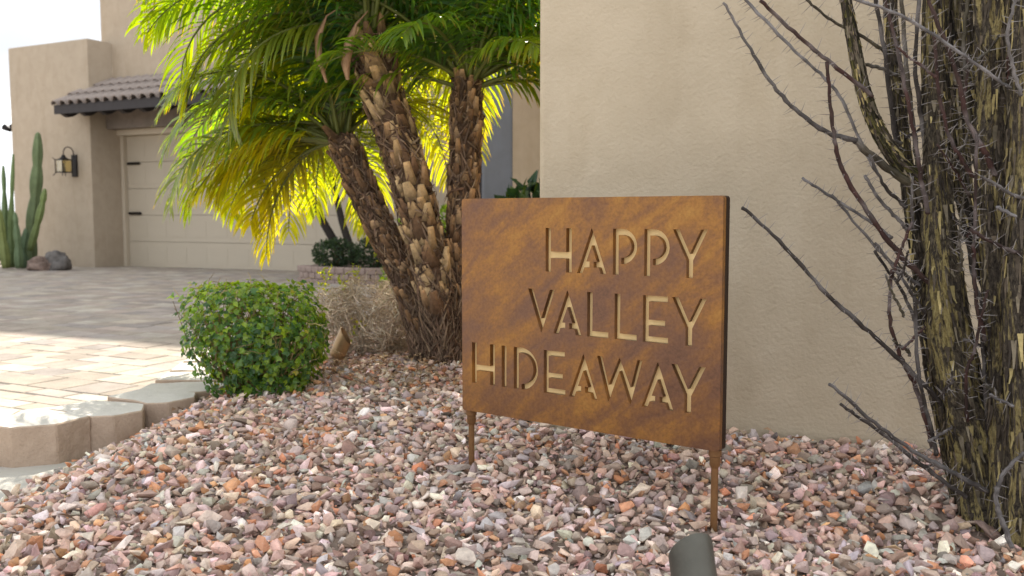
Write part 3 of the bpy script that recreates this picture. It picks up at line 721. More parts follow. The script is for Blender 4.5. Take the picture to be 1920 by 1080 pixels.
# ================================================================ KERB
kb = empty('garden_kerb', (0, 0, 0), 0, 'low kerb of chamfered concrete blocks dividing pavers from gravel', 'kerb')
def kerb_block(a, b, depth=0.205):
    d = (b - a); ln = d.length; ang = math.atan2(d.y, d.x)
    poly_ = [(0.005, 0.014), (ln * 0.20, -0.036), (ln * 0.63, -0.052), (ln - 0.005, 0.012), (ln * 0.90, depth), (ln * 0.12, depth)]
    Mx = Matrix.Translation((a.x, a.y, 0)) @ Matrix.Rotation(ang + random.uniform(-.03, .03), 4, 'Z')
    bm = bmesh.new(); vb = [bm.verts.new(Vector((x, y, -0.03))) for x, y in poly_]; vt = [bm.verts.new(Vector((x, y, KZ + random.uniform(-.003, .002)))) for x, y in poly_]
    n = len(poly_); bm.faces.new(vb[::-1]); top = bm.faces.new(vt); top.material_index = 1
    for i in range(n): bm.faces.new((vb[i], vb[(i + 1) % n], vt[(i + 1) % n], vt[i]))
    es = [e for e in bm.edges if any(v in vt for v in e.verts)]
    bmesh.ops.bevel(bm, geom=es, offset=0.0035, segments=1, affect='EDGES')
    bmesh.ops.subdivide_edges(bm, edges=[e for e in bm.edges if e.calc_length() > 0.05], cuts=5, use_grid_fill=True)
    for v in bm.verts:
        q = Mx @ v.co; k = mnoise.noise(q * 45) * 0.0016 + mnoise.noise(q * 14) * 0.002
        v.co += Vector((k, -k, 0.7 * k))
    bm.transform(Mx); me = bpy.data.meshes.new('kerb_block'); bm.to_mesh(me); bm.free()
    me.materials.append(M_kerb); me.materials.append(M_kerbtop); me.update(); link('kerb_block', me, kb)
for a, b in zip(K, K[1:]): kerb_block(a, b)

# ================================================================ SIGN
SL = Vector((-0.1077, 2.005, 0)); SR = Vector((0.3702, 1.6402, 0)); SZ = 0.2262
SD = (SR - SL).normalized(); SW = 0.6012; SH = 0.457; ST = 0.027
sg = empty('yard_sign', (SL.x, SL.y, gravel_z(SL.x, SL.y)), math.atan2(SD.y, SD.x), 'rust-brown steel yard sign with cut-out tan lettering on two posts', 'sign')
zb = SZ - sg.location.z          # sign local: x along the face, -y towards the viewer, z up
mm = 0.001
h = 87.4
def arc(cx, cy, r, a0, a1, n=18): return [(cx + r * math.cos(R(a0 + (a1 - a0) * i / n)), cy + r * math.sin(R(a0 + (a1 - a0) * i / n))) for i in range(n + 1)]
def gl_H(w=62.6, s=12.8): return w, [(0,0),(s,0),(s,27.5),(w-s,27.5),(w-s,0),(w,0),(w,h),(w-s,h),(w-s,40.5),(s,40.5),(s,h),(0,h)]
def gl_A(w=67.0):
    c = w / 2; k = c / h; s = 12.6           # slope of a leg and its width along x
    def xo(y): return y * k
    def xi(y): return y * k + s
    yb0, yb1, gp = 11.8, 23.2, 4.6
    ya = (c - s) / k
    return w, [(0,0),(s,0),(xi(yb0),yb0),(c-gp,yb0),(c-gp,yb1),(xi(yb1),yb1),(c,ya),(w-xi(yb1),yb1),(c+gp,yb1),(c+gp,yb0),(w-xi(yb0),yb0),(w-s,0),(w,0),(c+0.6,h),(c-0.6,h)]
def gl_P(w=52.3, s=12.4):
    r = 33.4; cx = w - r; cy = h - r; ri = r - 11.9
    return w, [(0,0),(s,0),(s,h-11.9)] + arc(cx, cy, ri, 90, -90) + [(18.4, cy-ri), (18.4, cy-r)] + arc(cx, cy, r, -90, 90) + [(0,h)]
def gl_D(w=62.0, s=12.8):
    r = h / 2; cx = w - r; cy = h / 2; ri = r - 11.4
    return w, [(0,0),(s,0),(s,h-11.4)] + arc(cx, cy, ri, 90, -90, 24) + [(cx+2.0, cy-ri), (cx+2.0, 0)] + arc(cx, cy, r, -87, 90, 24) + [(0,h)]
def gl_Y(w=69.0):
    c = w / 2; s = 6.6
    return w, [(c-s,0),(c+s,0),(c+s,32),(w,h),(w-13,h),(c,43.5),(13,h),(0,h),(c-s,32)]
def gl_V(w=66.0):
    c = w / 2; return w, [(c-.8,0),(c+.8,0),(w,h),(w-12,h),(c,28),(12,h),(0,h)]
def gl_L(w=48.6): return w, [(0,0),(w,0),(w,11.6),(12.2,11.6),(12.2,h),(0,h)]
def gl_E(w=53.0): return w, [(0,0),(w,0),(w,11.2),(12.4,11.2),(12.4,31.8),(46.6,31.8),(46.6,42.4),(12.4,42.4),(12.4,h-10.8),(w-1.5,h-10.8),(w-1.5,h),(0,h)]
def gl_I(): return 12.5, [(0,0),(12.5,0),(12.5,h),(0,h)]
def gl_W(w=100.2): return w, [(25.8,0),(27.0,0),(50.2,62),(74.0,0),(75.2,0),(w,h),(w-10.5,h),(75.2,33.5),(50.9,h),(49.7,h),(26.6,33),(10.8,h),(0,h)]
rows_ = [(309.4, [(gl_H, 220.2), (gl_A, 295.7), (gl_P, 377.1), (gl_P, 444.8), (gl_Y, 503.5)]),
         (186.0, [(gl_V, 176.9), (gl_A, 239.6), (gl_L, 319.7), (gl_L, 381.9), (gl_E, 443.5), (gl_Y, 503.6)]),
         (62.8, [(gl_H, 27.3), (gl_I, 108.1), (gl_D, 140.0), (gl_E, 216.3), (gl_A, 278.0), (gl_W, 343.3), (gl_A, 442.4), (gl_Y, 503.6)])]
def curve_mesh(polys, ext):
    cu = bpy.data.curves.new('outline', 'CURVE'); cu.dimensions = '2D'; cu.fill_mode = 'BOTH'; cu.extrude = ext
    for pl_ in polys:
        sp = cu.splines.new('POLY'); sp.points.add(len(pl_) - 1)
        for q, (x, y) in zip(sp.points, pl_): q.co = (x, y, 0, 1)
        sp.use_cyclic_u = True
    o = bpy.data.objects.new('outline', cu); COL.objects.link(o)
    dg_ = bpy.context.evaluated_depsgraph_get(); dg_.update()
    me = bpy.data.meshes.new_from_object(o.evaluated_get(dg_)); bpy.data.objects.remove(o); bpy.data.curves.remove(cu)
    return me
rc = 0.006
outer = []
for (cx_, cy_, a0) in ((SW - rc, rc, -90), (SW - rc, SH - rc, 0), (rc, SH - rc, 90), (rc, rc, 180)): outer += arc(cx_, cy_, rc, a0, a0 + 90, 4)
holes = []; letters = []
for y0, lst in rows_:
    for fn, x0 in lst:
        w_, pg = fn(); pg = [((x + x0) * mm, (y + y0) * mm) for x, y in pg]; holes.append(pg); letters.append(pg)
PD = 0.0115          # depth of the cut-outs
me = curve_mesh([outer] + holes, PD / 2)
Msg = Matrix.Translation((0, PD / 2, zb)) @ Matrix.Rotation(R(90), 4, 'X')
me.transform(Msg); me.name = 'face_plate'
bm = bmesh.new(); bm.from_mesh(me); bmesh.ops.recalc_face_normals(bm, faces=bm.faces[:])
for f in bm.faces: f.material_index = 0 if abs(f.normal.y) > 0.5 else 1
bm.to_mesh(me); bm.free(); me.materials.clear(); me.materials.append(M_rust); me.materials.append(M_rustshade)
fp = link('face_plate', me, sg)
me = curve_mesh([outer], (ST - PD - 0.0008) / 2); me.transform(Matrix.Translation((0, PD + 0.0008 + (ST - PD - 0.0008) / 2, zb)) @ Matrix.Rotation(R(90), 4, 'X')); me.materials.clear(); me.materials.append(M_rustshade); link('back_box', me, sg)
for pg in letters:
    # each letter's tan face lies at the bottom of its cut-out
    cxm = sum(p[0] for p in pg) / len(pg); cym = sum(p[1] for p in pg) / len(pg)
    me = curve_mesh([pg], 0.0004); me.transform(Matrix.Translation((0, PD - 0.0002, zb)) @ Matrix.Rotation(R(90), 4, 'X')); me.materials.clear(); me.materials.append(M_letter)
    me.name = 'letter'; link('letter', me, sg)
for xx in (0.014, SW - 0.014):
    gz = gravel_z(*(SL + SD * xx).xy) - sg.location.z
    m = MB(); m.lathe([(0.0066, gz - 0.12), (0.0066, zb - 0.028)], 14, M=Matrix.Translation((xx, ST / 2, 0))); po = m.build('post', M_post, sg); sharp(po.data, 40)
    m = MB(); m.lathe([(0.0072, zb - 0.033), (0.0098, zb - 0.028), (0.0098, zb - 0.0128), (0.0118, zb - 0.0115), (0.0118, zb - 0.0005)], 14, M=Matrix.Translation((xx, ST / 2, 0))); q = m.build('collar', M_post, po); sharp(q.data, 40)

# ================================================================ SPOTLIGHTS
def spot(name, p, aim, r, ln, mat, label):
    e = empty(name, p, 0, label, 'spotlight', None)
    q = aim.to_track_quat('Z', 'Y').to_matrix().to_4x4()
    m = MB(); sd = 28; vs = []
    prof = [(0.45, -0.12), (0.8, -0.10), (0.98, -0.02), (1.0, 0.10), (0.95, 0.115), (0.95, 0.145), (1.0, 0.16), (0.95, 0.19), (0.95, 0.22), (1.0, 0.235), (1.0, 0.62)]
    loc_up = (q.inverted() @ Vector((0, 0, 1, 0))).to_3d(); a0 = math.atan2(loc_up.y, loc_up.x)
    for rr_, zz in prof:
        for k in range(sd):
            th = 2 * math.pi * k / sd; vs.append(Vector((r * rr_ * math.cos(th), r * rr_ * math.sin(th), zz * ln)))
    for k in range(sd):
        th = 2 * math.pi * k / sd; vs.append(Vector((r * math.cos(th), r * math.sin(th), ln * (0.80 + 0.22 * math.cos(th - a0)))))
    for k in range(sd):
        th = 2 * math.pi * k / sd; vs.append(Vector((0.93 * r * math.cos(th), 0.93 * r * math.sin(th), ln * (0.80 + 0.22 * math.cos(th - a0)))))
    for k in range(sd):
        th = 2 * math.pi * k / sd; vs.append(Vector((0.93 * r * math.cos(th), 0.93 * r * math.sin(th), ln * 0.40)))
    n = len(prof) + 3
    fs = [(i * sd + k, i * sd + (k + 1) % sd, (i + 1) * sd + (k + 1) % sd, (i + 1) * sd + k) for i in range(n - 1) for k in range(sd)]; fs.append(tuple(range(sd))[::-1])
    m.add([q @ v + Vector((0, 0, 0.035)) for v in vs], fs); o = m.build('housing', mat, e); sharp(o.data, 35)
    m = MB(); m.lathe([(0.92 * r, 0.405 * ln), (0.5 * r, 0.42 * ln), (0.01, 0.425 * ln)], 24, M=Matrix.Translation((0, 0, 0.035)) @ q); m.build('lens', M_glass, e, True)
    m = MB(); m.lathe([(0.010, -0.14), (0.012, 0.0), (0.012, 0.03)], 10); m.build('stake', mat, e)
    return e
p = atz(633, 690, 0.10); spot('spotlight', (p.x, p.y, gravel_z(p.x, p.y) + 0.012), Vector((0.46, -0.04, 1)), 0.029, 0.095, M_brass, 'small brass bullet spotlight in the gravel by the green shrub')
spot('spotlight', (SP2.x + 0.008, SP2.y + 0.01, 0.034), Vector((-0.10, 0.36, 1)), 0.034, 0.105, M_bronze, 'dark bronze bullet spotlight cut off by the bottom edge below the sign')

# ================================================================ PALMS
def palm_trunk(par, pts, r0, r1, nb, bw, bl, seed, cols, fib=1300):
    r = random.Random(seed); ps = [Vector(p) for p in pts]
    # smooth centre line
    cl = []
    for i in range(len(ps) - 1):
        p0, p1, p2, p3 = ps[max(i - 1, 0)], ps[i], ps[i + 1], ps[min(i + 2, len(ps) - 1)]
        for k in range(8):
            t = k / 8; cl.append(0.5 * ((2 * p1) + (-p0 + p2) * t + (2 * p0 - 5 * p1 + 4 * p2 - p3) * t * t + (-p0 + 3 * p1 - 3 * p2 + p3) * t ** 3))
    cl.append(ps[-1]); n = len(cl)
    rad = [r0 + (r1 - r0) * (i / (n - 1)) + 0.016 * math.exp(-i / (n * 0.05)) for i in range(n)]
    m = MB(); m.tube(cl, [x * 0.84 for x in rad], 28, (0.13, 0.082, 0.055), rough=lambda th, ln: 1 + 0.10 * mnoise.noise(Vector((math.cos(th) * 3, math.sin(th) * 3, ln * 22 + seed))))
    tk = m.build('trunk', M_bark, par, True)
    # woody leaf bases in a spiral
    vm = []
    for q in range(16):
        b = MB(); W = bw * r.uniform(0.6, 1.25); Lb = bl * r.uniform(0.6, 1.3); T = 0.009
        e_ = r.uniform(.5, 1.0); st = [(0.0, 1.4, 0.9), (0.35, 1.15, 1.0), (0.7, 0.55 + .45 * e_, 0.8), (1.0, 0.85 * e_, 0.5)]
        vs = []; cl_ = []; base = r.choice(cols); skew = r.uniform(-.45, .45)
        for (t, wf, tf) in st:
            x = W / 2 * wf; y = T * tf; z = Lb * t; sx = skew * W * t
            vs += [(-x + sx, -0.15 * y, z), (-x * .5 + sx, -y, z), (x * .5 + sx, -y, z), (x + sx, -0.15 * y, z), (x * .6 + sx, y, z), (-x * .6 + sx, y, z)]
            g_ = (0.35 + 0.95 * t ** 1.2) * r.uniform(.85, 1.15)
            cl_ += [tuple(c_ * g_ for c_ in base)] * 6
        fs = [(i * 6 + k, i * 6 + (k + 1) % 6, (i + 1) * 6 + (k + 1) % 6, (i + 1) * 6 + k) for i in range(3) for k in range(6)] + [tuple(range(18, 24))]
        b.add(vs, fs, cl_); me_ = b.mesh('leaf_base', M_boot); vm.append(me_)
    tot = 0.0; seg = [0.0]
    for i in range(1, n): tot += (cl[i] - cl[i - 1]).length; seg.append(tot)
    def at_len(s):
        s = min(max(s, 0), tot - 1e-4)
        for i in range(n - 1):
            if seg[i + 1] >= s:
                t = (s - seg[i]) / (seg[i + 1] - seg[i] + 1e-9); return cl[i].lerp(cl[i + 1], t), (cl[i + 1] - cl[i]).normalized(), rad[i] * (1 - t) + rad[i + 1] * t
    start = 0.17 * tot
    for k in range(nb):
        s = start + (tot - start) * ((k + r.uniform(-.4, .4)) / nb); th = k * 2.39996 + r.uniform(-.45, .45)
        c_, d, rr_ = at_len(s); a = d.orthogonal().normalized(); b_ = d.cross(a); o_ = a * math.cos(th) + b_ * math.sin(th)
        tilt = R(r.uniform(1, 24)) * (0.7 + 0.5 * s / tot)
        zax = (d * math.cos(tilt) + o_ * math.sin(tilt)).normalized(); yax = -(o_ * math.cos(tilt) - d * math.sin(tilt)); xax = yax.cross(zax)
        M = Matrix((( xax.x, yax.x, zax.x, 0), (xax.y, yax.y, zax.y, 0), (xax.z, yax.z, zax.z, 0), (0, 0, 0, 1)))
        sc = r.uniform(0.5, 1.3)
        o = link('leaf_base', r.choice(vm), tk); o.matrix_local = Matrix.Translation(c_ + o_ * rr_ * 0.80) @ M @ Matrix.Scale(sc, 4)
    # loose fibres
    m = MB()
    for k in range(fib):
        s = start * .2 + (tot - start * .2) * r.random() if k % 3 else r.uniform(0, 0.26) * tot; th = r.uniform(0, 6.28); c_, d, rr_ = at_len(s); a = d.orthogonal().normalized(); b_ = d.cross(a)
        pp = []; th2 = th; ss = s; ol = r.uniform(0.84, 1.0); dth = r.uniform(-.9, .9); ds = r.uniform(-.03, .03) if s > .25 * tot else r.uniform(.01, .035)
        for j in range(4):
            c2, d2, r2 = at_len(ss); a = d2.orthogonal().normalized(); b_ = d2.cross(a)
            pp.append(c2 + (a * math.cos(th2) + b_ * math.sin(th2)) * r2 * (ol + 0.10 * j * r.random())); th2 += dth / 3; ss += ds
        kk = r.uniform(0.5, 1.3); fw_ = r.choice([1, 1, 1.6, 2.4]); m.tube(pp, [0.0022 * fw_, 0.0018 * fw_, 0.0014 * fw_, 0.0005], 3, tuple(q * kk for q in r.choice([(0.24, 0.165, 0.115), (0.13, 0.085, 0.06), (0.33, 0.23, 0.15), (0.19, 0.12, 0.085)])), cap=False)
    tag(m.build('fibres', M_fibre, tk), kind='stuff')
    return cl[-1], (cl[-1] - cl[-3]).normalized(), tk

GREEN = [(0.055, 0.135, 0.040), (0.042, 0.125, 0.058), (0.075, 0.15, 0.028)]
def frond(par, base, az, el, Lf, droop, seed, leaf=0.20, yellow=0.0, npair=35):
    r = random.Random(seed); N_ = 18; pts = [Vector(base)]; dirs = []
    twist = r.uniform(-.25, .25)
    for i in range(N_):
        s = i / (N_ - 1); e = el - droop * (s ** 1.25); a = az + twist * s
        dirs.append(Vector((math.cos(e) * math.sin(a), math.cos(e) * math.cos(a), math.sin(e))))
        pts.append(pts[-1] + dirs[-1] * Lf / N_)
    m = MB()
    m.tube(pts, [0.0085 * (1 - 0.88 * (i / N_)) + 0.0006 for i in range(N_ + 1)], 5, (0.13, 0.15, 0.035), mat=1)
    base_c = r.choice(GREEN); roll = r.uniform(-.5, .5)
    for k in range(npair):
        s = 0.15 + 0.85 * k / (npair - 1); f = s * N_; i = min(int(f), N_ - 1); t = f - i
        p = pts[i].lerp(pts[i + 1], t); d = dirs[min(i, N_ - 1)]
        side = d.cross(Vector((0, 0, 1)));
        if side.length < 0.05: side = Vector((math.cos(az), -math.sin(az), 0))
        side.normalize(); nrm = side.cross(d)
        side, nrm = side * math.cos(roll) + nrm * math.sin(roll), nrm * math.cos(roll) - side * math.sin(roll)
        ll = leaf * (0.45 + 0.62 * math.sin(math.pi * min(1, 0.12 + s * 0.86)) ** 0.8) * (1 - 0.35 * max(0, s - 0.8) / 0.2)
        for sg_ in (-1, 1):
            if r.random() < 0.03: continue
            fwd = 0.55 + 0.75 * s ** 2 + r.uniform(-.12, .12); lift = r.uniform(0.05, 0.4)
            ld = (side * sg_ + d * fwd + nrm * lift).normalized(); L_ = ll * r.uniform(0.88, 1.1)
            wv = (d - ld * d.dot(ld)).normalized(); wv = (wv + nrm * r.uniform(-.3, .5)).normalized()
            q = p.copy(); dd = ld.copy(); vs = []; cl = []; W = 0.0055 * r.uniform(0.75, 1.2)
            sag = r.uniform(0.7, 1.2)
            yy = max(0, min(1, yellow * 1.1 + r.uniform(-.12, .12) + 0.22 * (s - .3)))
            c0 = [base_c[j] * (1 - yy) + (0.195, 0.215, 0.012)[j] * yy for j in range(3)]  # yellow share puts the sun shining through a frond into its leaf colour
            kk = r.uniform(0.7, 1.3); brown = r.random() < 0.4
            st = [(0, .45), (0.22, 1.0), (0.5, 1.0), (0.78, .7), (1.0, .06)]
            for j, (u, wf) in enumerate(st):
                if j:
                    q = q + dd * L_ * (u - st[j - 1][0]); dd = (dd + Vector((0, 0, -1)) * sag * (u - st[j - 1][0] + .1) * 1.25).normalized()
                vs += [q - wv * W * wf, q + wv * W * wf]
                cl += [(0.20, 0.14, 0.05) if (u == 1.0 and brown) else tuple(x * kk * (1 + .3 * u * u) for x in c0)] * 2
            m.add(vs, [(2 * j, 2 * j + 1, 2 * j + 3, 2 * j + 2) for j in range(4)], cl, mat=0)
    o = m.build('frond', [M_frond, M_rach], par, True)
    return o

def palm(base_px, Y, pts_px, r0, r1, nb, bw, bl, seed, label, fr, cols):
    pb = Vector((atY(base_px[0], base_px[1], Y).x, Y, gravel_z(atY(*base_px, Y).x, Y)))
    e = empty('palm_tree', pb, 0, label, 'palm tree', 'clump of three palms')
    pts = [Vector((0, 0, -0.06))] + [atY(a, b, Y2) - pb for a, b, Y2 in pts_px]
    top, d, tk = palm_trunk(e, pts, r0, r1, nb, bw, bl, seed, cols)
    r = random.Random(seed * 13)
    for k, (az, el, Lf, dr, ye) in enumerate(fr):
        off = Vector((math.sin(R(az)), math.cos(R(az)), 0)) * 0.025 + d * r.uniform(-0.03, 0.05)
        frond(e, top + off, R(az), R(el), Lf, R(dr), seed * 100 + k, leaf=0.245 * max(0.85, min(1.08, Lf / 0.92)), yellow=ye)
    # unopened spear leaves
    m = MB()
    for k in range(5):
        a = r.uniform(0, 6.28); q = Vector((math.cos(a) * .18, math.sin(a) * .18, 1)).normalized()
        m.tube([top - d * .03, top + q * 0.16, top + q * 0.34], [0.008, 0.006, 0.002], 5, (0.12, 0.15, 0.05))
    m.build('spear_leaves', M_rach, e, True)
    return e, top
# azimuth: 0 = away from the camera, 90 = right, 180 = towards the camera, 270 = left
def ring(seed, spec):
    r = random.Random(seed); out = []
    for (a0, a1, n, e0, e1, L0, L1, d0, d1, y0, y1) in spec:
        for k in range(n):
            out.append((a0 + (a1 - a0) * (k + r.uniform(.1, .9)) / n, r.uniform(e0, e1), r.uniform(L0, L1), r.uniform(d0, d1), r.uniform(y0, y1)))
    return out
tan_ = [(0.50, 0.33, 0.17), (0.38, 0.23, 0.12), (0.27, 0.16, 0.085), (0.54, 0.38, 0.21), (0.18, 0.105, 0.06)]
brn_ = [(0.38, 0.23, 0.12), (0.27, 0.155, 0.08), (0.46, 0.30, 0.17), (0.19, 0.11, 0.06)]
fr_c = ring(1, [(240, 330, 11, 32, 62, 0.66, 0.86, 100, 130, 0, .3), (245, 315, 7, 5, 30, 0.62, 0.78, 80, 110, .2, .7),
                (-40, 70, 8, 35, 65, 0.85, 1.1, 80, 120, 0, .4), (-30, 40, 4, 0, 25, .7, .9, 60, 90, .3, .7),
                (70, 125, 5, 50, 70, 0.8, 1.0, 60, 90, 0, .2), (130, 235, 9, 66, 82, 1.0, 1.2, 40, 65, 0, .1), (0, 360, 4, 75, 88, .8, 1.0, 20, 45, 0, .1)]) + [(258, 42, .82, 90, 0), (246, 52, .82, 100, 0)]
palm_c, top_c = palm((838, 695), 3.26, [(836, 650, 3.26), (812, 520, 3.26), (785, 400, 3.26), (748, 270, 3.26), (712, 160, 3.26), (690, 72, 3.26)], 0.064, 0.074, 270, 0.031, 0.058, 21,
     'tallest palm of the clump, with the thickest trunk, between the other two trunks', fr_c, tan_)
fr_l = ring(2, [(232, 330, 10, 20, 55, 0.66, 0.84, 95, 125, 0, .35), (245, 325, 9, -22, 12, 0.48, 0.66, 45, 75, .4, 1.0),
                (-35, 50, 8, 10, 50, 0.7, 0.9, 85, 120, .3, .8), (130, 235, 5, 70, 84, .7, .85, 35, 55, 0, .1), (0, 360, 6, 70, 86, .55, .75, 15, 40, 0, .1)])
palm_l, top_l = palm((798, 672), 3.34, [(796, 640, 3.34), (760, 520, 3.36), (710, 420, 3.38), (664, 320, 3.40), (640, 258, 3.42)], 0.054, 0.051, 290, 0.021, 0.040, 22,
     'shortest palm of the clump, its slim trunk leaning outermost towards the garage', fr_l, brn_)
fr_r = ring(3, [(-60, 60, 10, 30, 65, 0.85, 1.1, 80, 115, .2, .7), (30, 85, 6, 25, 50, 0.75, 0.95, 80, 105, .4, 1.0), (88, 125, 6, 42, 62, .85, 1.05, 75, 100, 0, .1),
                (228, 300, 7, 50, 72, 0.8, 1.0, 70, 100, 0, .3), (125, 225, 10, 66, 82, 0.95, 1.15, 40, 65, 0, .1), (0, 360, 4, 74, 88, .7, .9, 15, 40, 0, .1)]) + [(100, 34, .9, 60, .05), (114, 46, 1.0, 75, 0), (84, 40, .9, 80, .3), (262, 40, .8, 75, .05), (245, 52, .85, 85, 0), (130, 58, .9, 90, 0), (106, 20, .6, 55, .05), (122, 28, .6, 60, 0), (94, 12, .52, 50, .3), (256, 18, .55, 55, .1), (238, 28, .55, 62, 0), (150, 40, .5, 75, 0), (205, 42, .5, 80, 0)]
palm_r, top_r = palm((868, 700), 3.30, [(866, 650, 3.30), (862, 520, 3.31), (866, 400, 3.32), (872, 280, 3.33), (878, 150, 3.34)], 0.054, 0.056, 290, 0.021, 0.042, 23,
     'palm of the clump with an upright trunk, beside the left edge of the sign', fr_r, brn_)
# dry flower sheaths hanging from the tallest palm
for (pts, wd) in ((((690, 20), (668, 45), (655, 80), (648, 120), (652, 150)), 18), (((640, 12), (612, 30), (596, 70), (598, 110), (612, 155)), 13)):
    m = MB(); q = [atY(a, b, 3.14) - palm_c.location for a, b in pts]; n = len(q)
    prof = [0.1, 0.25, 0.85, 0.8, 0.3]; vs = []; cl = []
    for i, p in enumerate(q):
        d = (q[min(i + 1, n - 1)] - q[max(i - 1, 0)]).normalized(); s = d.cross(Vector((0, 1, 0))).normalized(); W = wd * 3.14 / FPX * prof[i] * .6
        vs += [p - s * W, p + Vector((0, -0.4 * W - .001, 0)), p + s * W, p + Vector((0, 0.25 * W + .002, 0))]; cl += [tuple(x * (0.75 + .12 * i) for x in (0.36, 0.22, 0.14))] * 4
    fs = [(i * 4 + k, i * 4 + (k + 1) % 4, (i + 1) * 4 + (k + 1) % 4, (i + 1) * 4 + k) for i in range(n - 1) for k in range(4)]
    m.add(vs, fs, cl); m.build('dry_sheath', M_spathe, palm_c, True)

# ================================================================ GREEN SHRUB
hc = Vector((-0.795, 2.86, 0)); hc.z = gravel_z(hc.x, hc.y) - 0.006
hs_ = empty('clipped_shrub', hc, 0, 'box-clipped bushy green shrub between kerb and brass spotlight', 'shrub')
r = random.Random(31); m = MB(); tw = MB()
hcols = [(0.105, 0.20, 0.045), (0.07, 0.155, 0.052), (0.16, 0.255, 0.04), (0.22, 0.31, 0.045), (0.055, 0.12, 0.055)]
def hshape(d):
    k = (abs(d.x) ** 10 + abs(d.y) ** 10 + abs(d.z) ** 10) ** (-1 / 10)
    return k * (0.98 + 0.07 * mnoise.noise(d * 2.6 + Vector((3, 1, 0))) + 0.13 * mnoise.noise(d * 7))
def hpt(d, k):
    z = 0.164 + d.z * k * 0.166; nar = 0.64 + 0.38 * min(1, max(0, z / 0.15))
    return Vector((d.x * k * 0.182 * nar - 0.006 + 0.034 * (1 - z / .36), d.y * k * 0.175 * nar, z))
for i in range(4600):
    d = rv(r); k = hshape(d) * (1.02 - 0.5 * r.random() ** 2.6); p = hpt(d, k)
    if p.z < 0.012: continue
    nn = d + rv(r) * 0.55 + Vector((0, 0, 0.35)); t_ = rv(r); dd = t_ - nn.normalized() * t_.dot(nn.normalized()) + d * 0.25 - Vector((0, 0, .15))
    top = max(0, (p.z - 0.2) / 0.18); cc = r.choice(hcols[:2] + hcols[4:] if r.random() > 0.35 + 0.5 * top else hcols[2:4]); kk = r.uniform(0.75, 1.2)  # paler greens near the top: sunlight on the shrub painted into its leaves
    if r.random() < 0.012: cc = (0.26, 0.24, 0.03)
    s = r.uniform(0.013, 0.027)
    # lobed leaf: centre lobe and two side lobes
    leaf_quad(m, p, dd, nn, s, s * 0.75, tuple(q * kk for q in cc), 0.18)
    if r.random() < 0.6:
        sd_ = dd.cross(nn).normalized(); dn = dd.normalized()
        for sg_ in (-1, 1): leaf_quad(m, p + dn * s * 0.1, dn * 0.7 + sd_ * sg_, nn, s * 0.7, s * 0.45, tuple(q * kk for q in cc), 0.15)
for i in range(150):
    d = rv(r); d.z = abs(d.z) * .9; k = hshape(d); q = hpt(d, k * r.uniform(0.75, 1.05)); st0 = Vector((r.uniform(-.06, .06), r.uniform(-.05, .05), 0.0))
    mid = st0.lerp(q, 0.55) + rv(r) * 0.05; kk = r.uniform(.6, 1.3)
    tw.tube([st0, st0.lerp(mid, .5) + rv(r) * .015, mid, mid.lerp(q, .5) + rv(r) * .02, q], [0.0036, 0.0028, 0.0020, 0.0014, 0.0007], 4, tuple(x * kk for x in (0.30, 0.21, 0.11)), cap=False)
for i in range(110):   # tangled outer runners
    d = rv(r); p = hpt(d, hshape(d) * 1.0); pp = [p]; dd = (rv(r) + d * .2).normalized(); kk = r.uniform(.7, 1.4)
    for j in range(4):
        dd = (dd + rv(r) * 0.6).normalized(); pp.append(pp[-1] + dd * 0.016)
    tw.tube(pp, [0.0011] * 4 + [0.0005], 3, tuple(x * kk for x in (0.36, 0.27, 0.13)), cap=False)
m.build('foliage', M_leaf, hs_); tag(tw.build('stems', M_twig, hs_), kind='stuff')

# ================================================================ DRY SHRUB
dc = atz(696, 664, 0.10); dc.z = gravel_z(dc.x, dc.y)
ds_ = empty('dry_shrub', dc, 0, 'leafless tangle of tan twigs with few yellow-green sprigs behind the spotlight', 'shrub')
r = random.Random(77); tw = MB(); lf = MB(); tips = []
def wander(p, d, n, st, rad, col, curl=0.5, lift=0.0):
    pp = [Vector(p)]; d = Vector(d)
    for j in range(n):
        d = (d + rv(r) * curl + Vector((0, 0, lift))).normalized(); q = pp[-1] + d * st
        if q.z < 0.01: q.z = 0.01
        # stay in a rounded envelope
        e = Vector(((q.x - 0.0) / 0.25, q.y / 0.20, (q.z - 0.14) / 0.205))
        if e.length > 0.92 + 0.4 * mnoise.noise(e.normalized() * 2.2): d = (d - e.normalized() * 0.7).normalized(); q = pp[-1] + d * st
        pp.append(q)
    nn = len(pp); tw_r = [rad * (1 - 0.75 * i / (nn - 1)) for i in range(nn)]
    return pp, tw_r
for b in range(11):
    a = R(b * 33 + r.uniform(-10, 10)); d = Vector((math.cos(a) * 0.9, math.sin(a) * 0.8, r.uniform(0.35, 1.1)))
    pp, rr_ = wander((0.03 * math.cos(a), 0.03 * math.sin(a), -0.02), d, 10, 0.033, r.uniform(0.006, 0.010), None, 0.22, 0.02)
    kk = r.uniform(.8, 1.2); mb = MB(); mb.tube(pp, rr_, 6, tuple(x * kk for x in (0.62, 0.52, 0.40))); mb.build('branch', M_twig, ds_, True); tips += pp[3:]
for i in range(1500):
    p = r.choice(tips) + rv(r) * 0.02; pp, rr_ = wander(p, rv(r) + Vector((0, 0, .15)), r.randint(5, 9), 0.017, r.uniform(0.0012, 0.0030), None, 0.5)
    if i % 3 == 0: tips.append(pp[-2])
    kk = r.uniform(.65, 1.25); tw.tube(pp, rr_, 3, tuple(x * kk for x in r.choice([(0.62, 0.50, 0.38), (0.52, 0.40, 0.30), (0.66, 0.57, 0.45)])), cap=False)
tag(tw.build('twigs', M_twig, ds_), kind='stuff')
